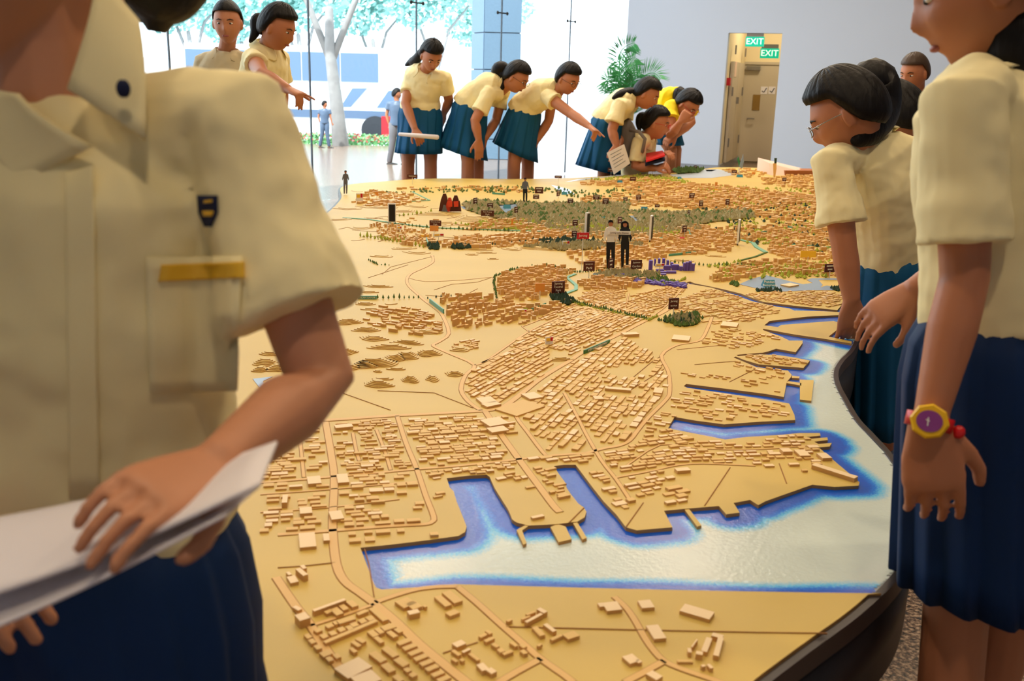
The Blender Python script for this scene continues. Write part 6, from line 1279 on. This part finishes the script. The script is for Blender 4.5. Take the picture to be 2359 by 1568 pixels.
b_ = L3(1785, 408); e = empty('statue_card', b_, 'small cut-out figure with a green top left of the sloped hall', 'cutout'); cut(e, 'figure_card', [(1781, 376), (1789, 376), (1789, 388), (1786, 408), (1782, 408)], 'bldo', b_.y); cut(e, 'green_top', [(1784, 364), (1790, 364), (1789, 376), (1784, 376)], 'dkgreen', b_.y, .003)
# green and teal road labels standing along roads
def roadlabel(x0, y0, x1, y1, hpx, m, lab, txt=None):
    a = L3(x0, y0); b = L3(x1, y1)
    if b.x < a.x: a, b = b, a
    k = mpp(a.lerp(b, .5)); e = empty('road_label', a.lerp(b, .5), lab, 'sign', 'road name strips on the model'); U = (b - a).normalized(); N_ = Vector((U.y, -U.x, 0)); h_ = hpx * k
    mb = MB(); mb.box(a.lerp(b, .5), U * (b - a).length / 2, N_ * .002, Z * h_); mb.build('strip', M[m], e)
    if txt: text_at(txt, min(h_ * .85, (b - a).length * 1.5 / len(txt)), a.lerp(b, .5) + Z * h_ / 2 + N_ * .0027, U, Z, M['text'], 'lettering', e)
roadlabel(1345, 815, 1404, 790, 9, 'lgreen', 'green Ayer Rajah Expressway strip in the middle of the factory blocks', 'AYER RAJAH EXPRESSWAY')
roadlabel(825, 689, 868, 689, 8, 'teal', 'teal Jalan Bahar strip at left by the tree-lined road', 'JALAN BAHAR')
roadlabel(990, 697, 1022, 722, 10, 'teal', 'slanted teal strip at the left end of the dense housing'); roadlabel(1224, 717, 1257, 704, 7, 'lgreen', 'green strip between housing blocks below the orange card'); roadlabel(1541, 590, 1602, 583, 5, 'teal', 'long teal strip above the purple towers')
roadlabel(1733, 542, 1765, 536, 5, 'teal', 'teal strip among far estates right of centre'); roadlabel(1811, 525, 1838, 528, 5, 'teal', 'short pale teal strip at far right'); roadlabel(1586, 532, 1593, 548, 5, 'teal', 'small teal strip beside the brown sign above the red block'); roadlabel(1478, 450, 1508, 451, 4, 'teal', 'teal strip far back above the forest'); roadlabel(1134, 447, 1163, 449, 4, 'teal', 'teal strip on the far pale plain at left'); roadlabel(982, 556, 986, 568, 10, 'teal', 'small teal strip at the road corner above the bare plain')
# teal tent-shaped water labels
def tent(px, yb, w_, h_, lab, txt=()):
    a = L3(px - w_ / 2, yb); b = L3(px + w_ / 2, yb); k = mpp(a); h_ *= k; U = (b - a).normalized(); V_ = Vector((-U.y, U.x, 0)) * h_ * .8; mb = MB(); e = empty('tent_label', a.lerp(b, .5), lab, 'sign', 'teal tent labels on the water')
    mb.add([a - V_ * 1, b - V_ * 1, b + V_, a + V_, a + Z * h_, b + Z * h_], [(0, 1, 5, 4), (2, 3, 4, 5), (0, 4, 3), (1, 2, 5), (0, 3, 2, 1)]); mb.build('folded_card', M['dteal'], e)
    N_ = (Z * h_ + V_).cross(U) * -1; N_ = (b - a).cross(a + Z * h_ - (a - V_)).normalized()
    if N_.z < 0: N_ = -N_
    for i, s_ in enumerate(txt): text_at(s_, h_ * .55, (a - V_).lerp(b - V_, .5).lerp(a.lerp(b, .5) + Z * h_, .72 - .42 * i) + N_ * .001, U, (Z * h_ + V_).normalized(), M['text'], 'lettering', e)
tent(1770, 660, 26, 16, 'teal Pandan Reservoir tent card on the blue lake', ('Pandan', 'Reservoir')); tent(1374, 640, 16, 10, 'teal tent card by the Jurong Lake sign'); tent(1168, 480, 16, 9, 'teal tent card on the forest lake at left'); tent(1484, 483, 14, 7, 'teal tent card at the top of the forest'); tent(1388, 508, 16, 9, 'teal tent card on the lake behind the cut-out couple'); tent(1708, 494, 14, 7, 'teal tent card at the right end of the forest'); tent(1704, 408, 12, 6, 'teal tent card below the butterfly figure'); tent(1300, 448, 12, 6, 'teal tent card on the far narrow reservoir'); tent(1565, 412, 8, 5, 'small teal tent card at the shore of the far strait')
tent(1428, 422, 10, 7, 'pale blue tent card near the far edge under the worksheet')
# little mascot-free logo cards
for (px, py, w_, h_, yb, lab) in ((1265, 784, 17, 17, 796, 'small white card with red and yellow blocks among the factory blocks'), (828, 454, 15, 18, 468, 'tilted white card at far left'), (920, 525, 10, 8, 534, 'small white and red card under the black photo board'), (1010, 542, 24, 8, 552, 'white card with red and yellow marks under the orange card'), (1520, 611, 22, 8, 622, 'yellow and red card in front of the purple towers'), (1304, 560, 16, 10, 570, 'white card with yellow marks left of the red flag stick'), (1206, 717, 14, 9, 724, 'small white card among the dense housing')):
    e = board(px, py, w_, h_, yb, 'white', lab, (), .3, group='small white cards with colour marks', name='logo_card', cat='card'); b0_ = L3(px, yb); k = mpp(b0_); c_ = PD(px, py, b0_.y); U = Vector((math.cos(.3), math.sin(.3), 0)); N_ = Vector((U.y, -U.x, 0)); hw, hh = w_ * k / 2, h_ * k / 2
    mb = MB(); mb.box(c_ - U * hw * .3 - Z * hh * .1 + N_ * .0025, U * hw * .5, N_ * .0008, Z * hh * .8); mb.build('yellow_mark', M['yellow'], e); mb = MB(); mb.box(c_ + U * hw * .65 - Z * hh * .1 + N_ * .0025, U * hw * .3, N_ * .0008, Z * hh * 1.0); mb.build('red_mark', M['red'], e)
# ------------------------------------------------------------------ palm
pb = PD(1450, 300, 11.2); pb.z = 0
pm = empty('potted_palm', pb, 'green feathery potted palm at the corner of glass and white wall', 'plant')
mb = MB(); mb.loft([[(pb.x + r * math.cos(a), pb.y + r * math.sin(a), z) for a in [2 * PI * i / 20 for i in range(20)]] for r, z in ((.16, 0), (.22, .45), (.24, .48), (.2, .48), (.19, .42))]); mb.build('pot', M['pot'], pm)
def frond(pts, seed):
    pts = catmull([PD(*p) for p in pts], 6); g = np.random.RandomState(seed); mb = MB(); mb.tube(pts, [.010 * (1 - .7 * i / (len(pts) - 1)) for i in range(len(pts))], 5); f = mb.build('frond', M['leaf'], pm); ml = MB(); n = len(pts)
    for i in range(3, n - 1):
        for sub in (0, .5):
            p = pts[i].lerp(pts[i + 1], sub); t = (pts[i + 1] - pts[i - 1]).normalized(); l_ = .20 * math.sin(PI * (.15 + .8 * i / n)) + .03
            for s_ in (-1, 1):
                sd_ = (t.cross(Vector((.25, -1, .1))).normalized() * s_ + t * .8 - Z * .15 + Vector(g.normal(size=3)) * .1).normalized(); q_ = p + sd_ * l_; m1 = p.lerp(q_, .4) + t * .007 ; m2 = p.lerp(q_, .4) - t * .007
                ml.add([p, m2, q_ - Z * .02, m1], [(0, 1, 2, 3)])
    o = ml.build('leaflets', M['leaf'], f); md = o.modifiers.new('s', 'SOLIDIFY'); md.thickness = .001; o['kind'] = 'stuff'
for i, pts in enumerate(([(1448, 290, 11.2), (1430, 200, 11.2), (1428, 130, 11.15), (1440, 108, 11.1), (1462, 98, 11.05)], [(1448, 290, 11.2), (1440, 210, 11.2), (1450, 150, 11.25), (1464, 132, 11.3)], [(1448, 290, 11.2), (1455, 210, 11.2), (1480, 178, 11.1), (1505, 168, 11.1), (1522, 182, 11.05)], [(1448, 290, 11.2), (1425, 215, 11.2), (1405, 185, 11.1), (1398, 184, 11.1)],
                       [(1448, 290, 11.2), (1430, 220, 11.0), (1412, 205, 10.9), (1404, 212, 10.9)], [(1450, 290, 11.2), (1450, 220, 11.1), (1462, 180, 11.0), (1475, 168, 11.0)], [(1446, 290, 11.2), (1436, 220, 11.1), (1430, 185, 11.0), (1425, 165, 10.95)], [(1448, 290, 11.2), (1445, 200, 11.4), (1436, 160, 11.5), (1422, 140, 11.5)],
                       [(1450, 290, 11.2), (1452, 240, 11.0), (1440, 215, 10.9), (1420, 212, 10.8)], [(1450, 290, 11.2), (1460, 240, 11.0), (1478, 215, 10.9), (1490, 215, 10.8)], [(1450, 290, 11.2), (1446, 230, 11.0), (1450, 200, 10.9), (1458, 190, 10.85)])): frond(pts, 60 + i)
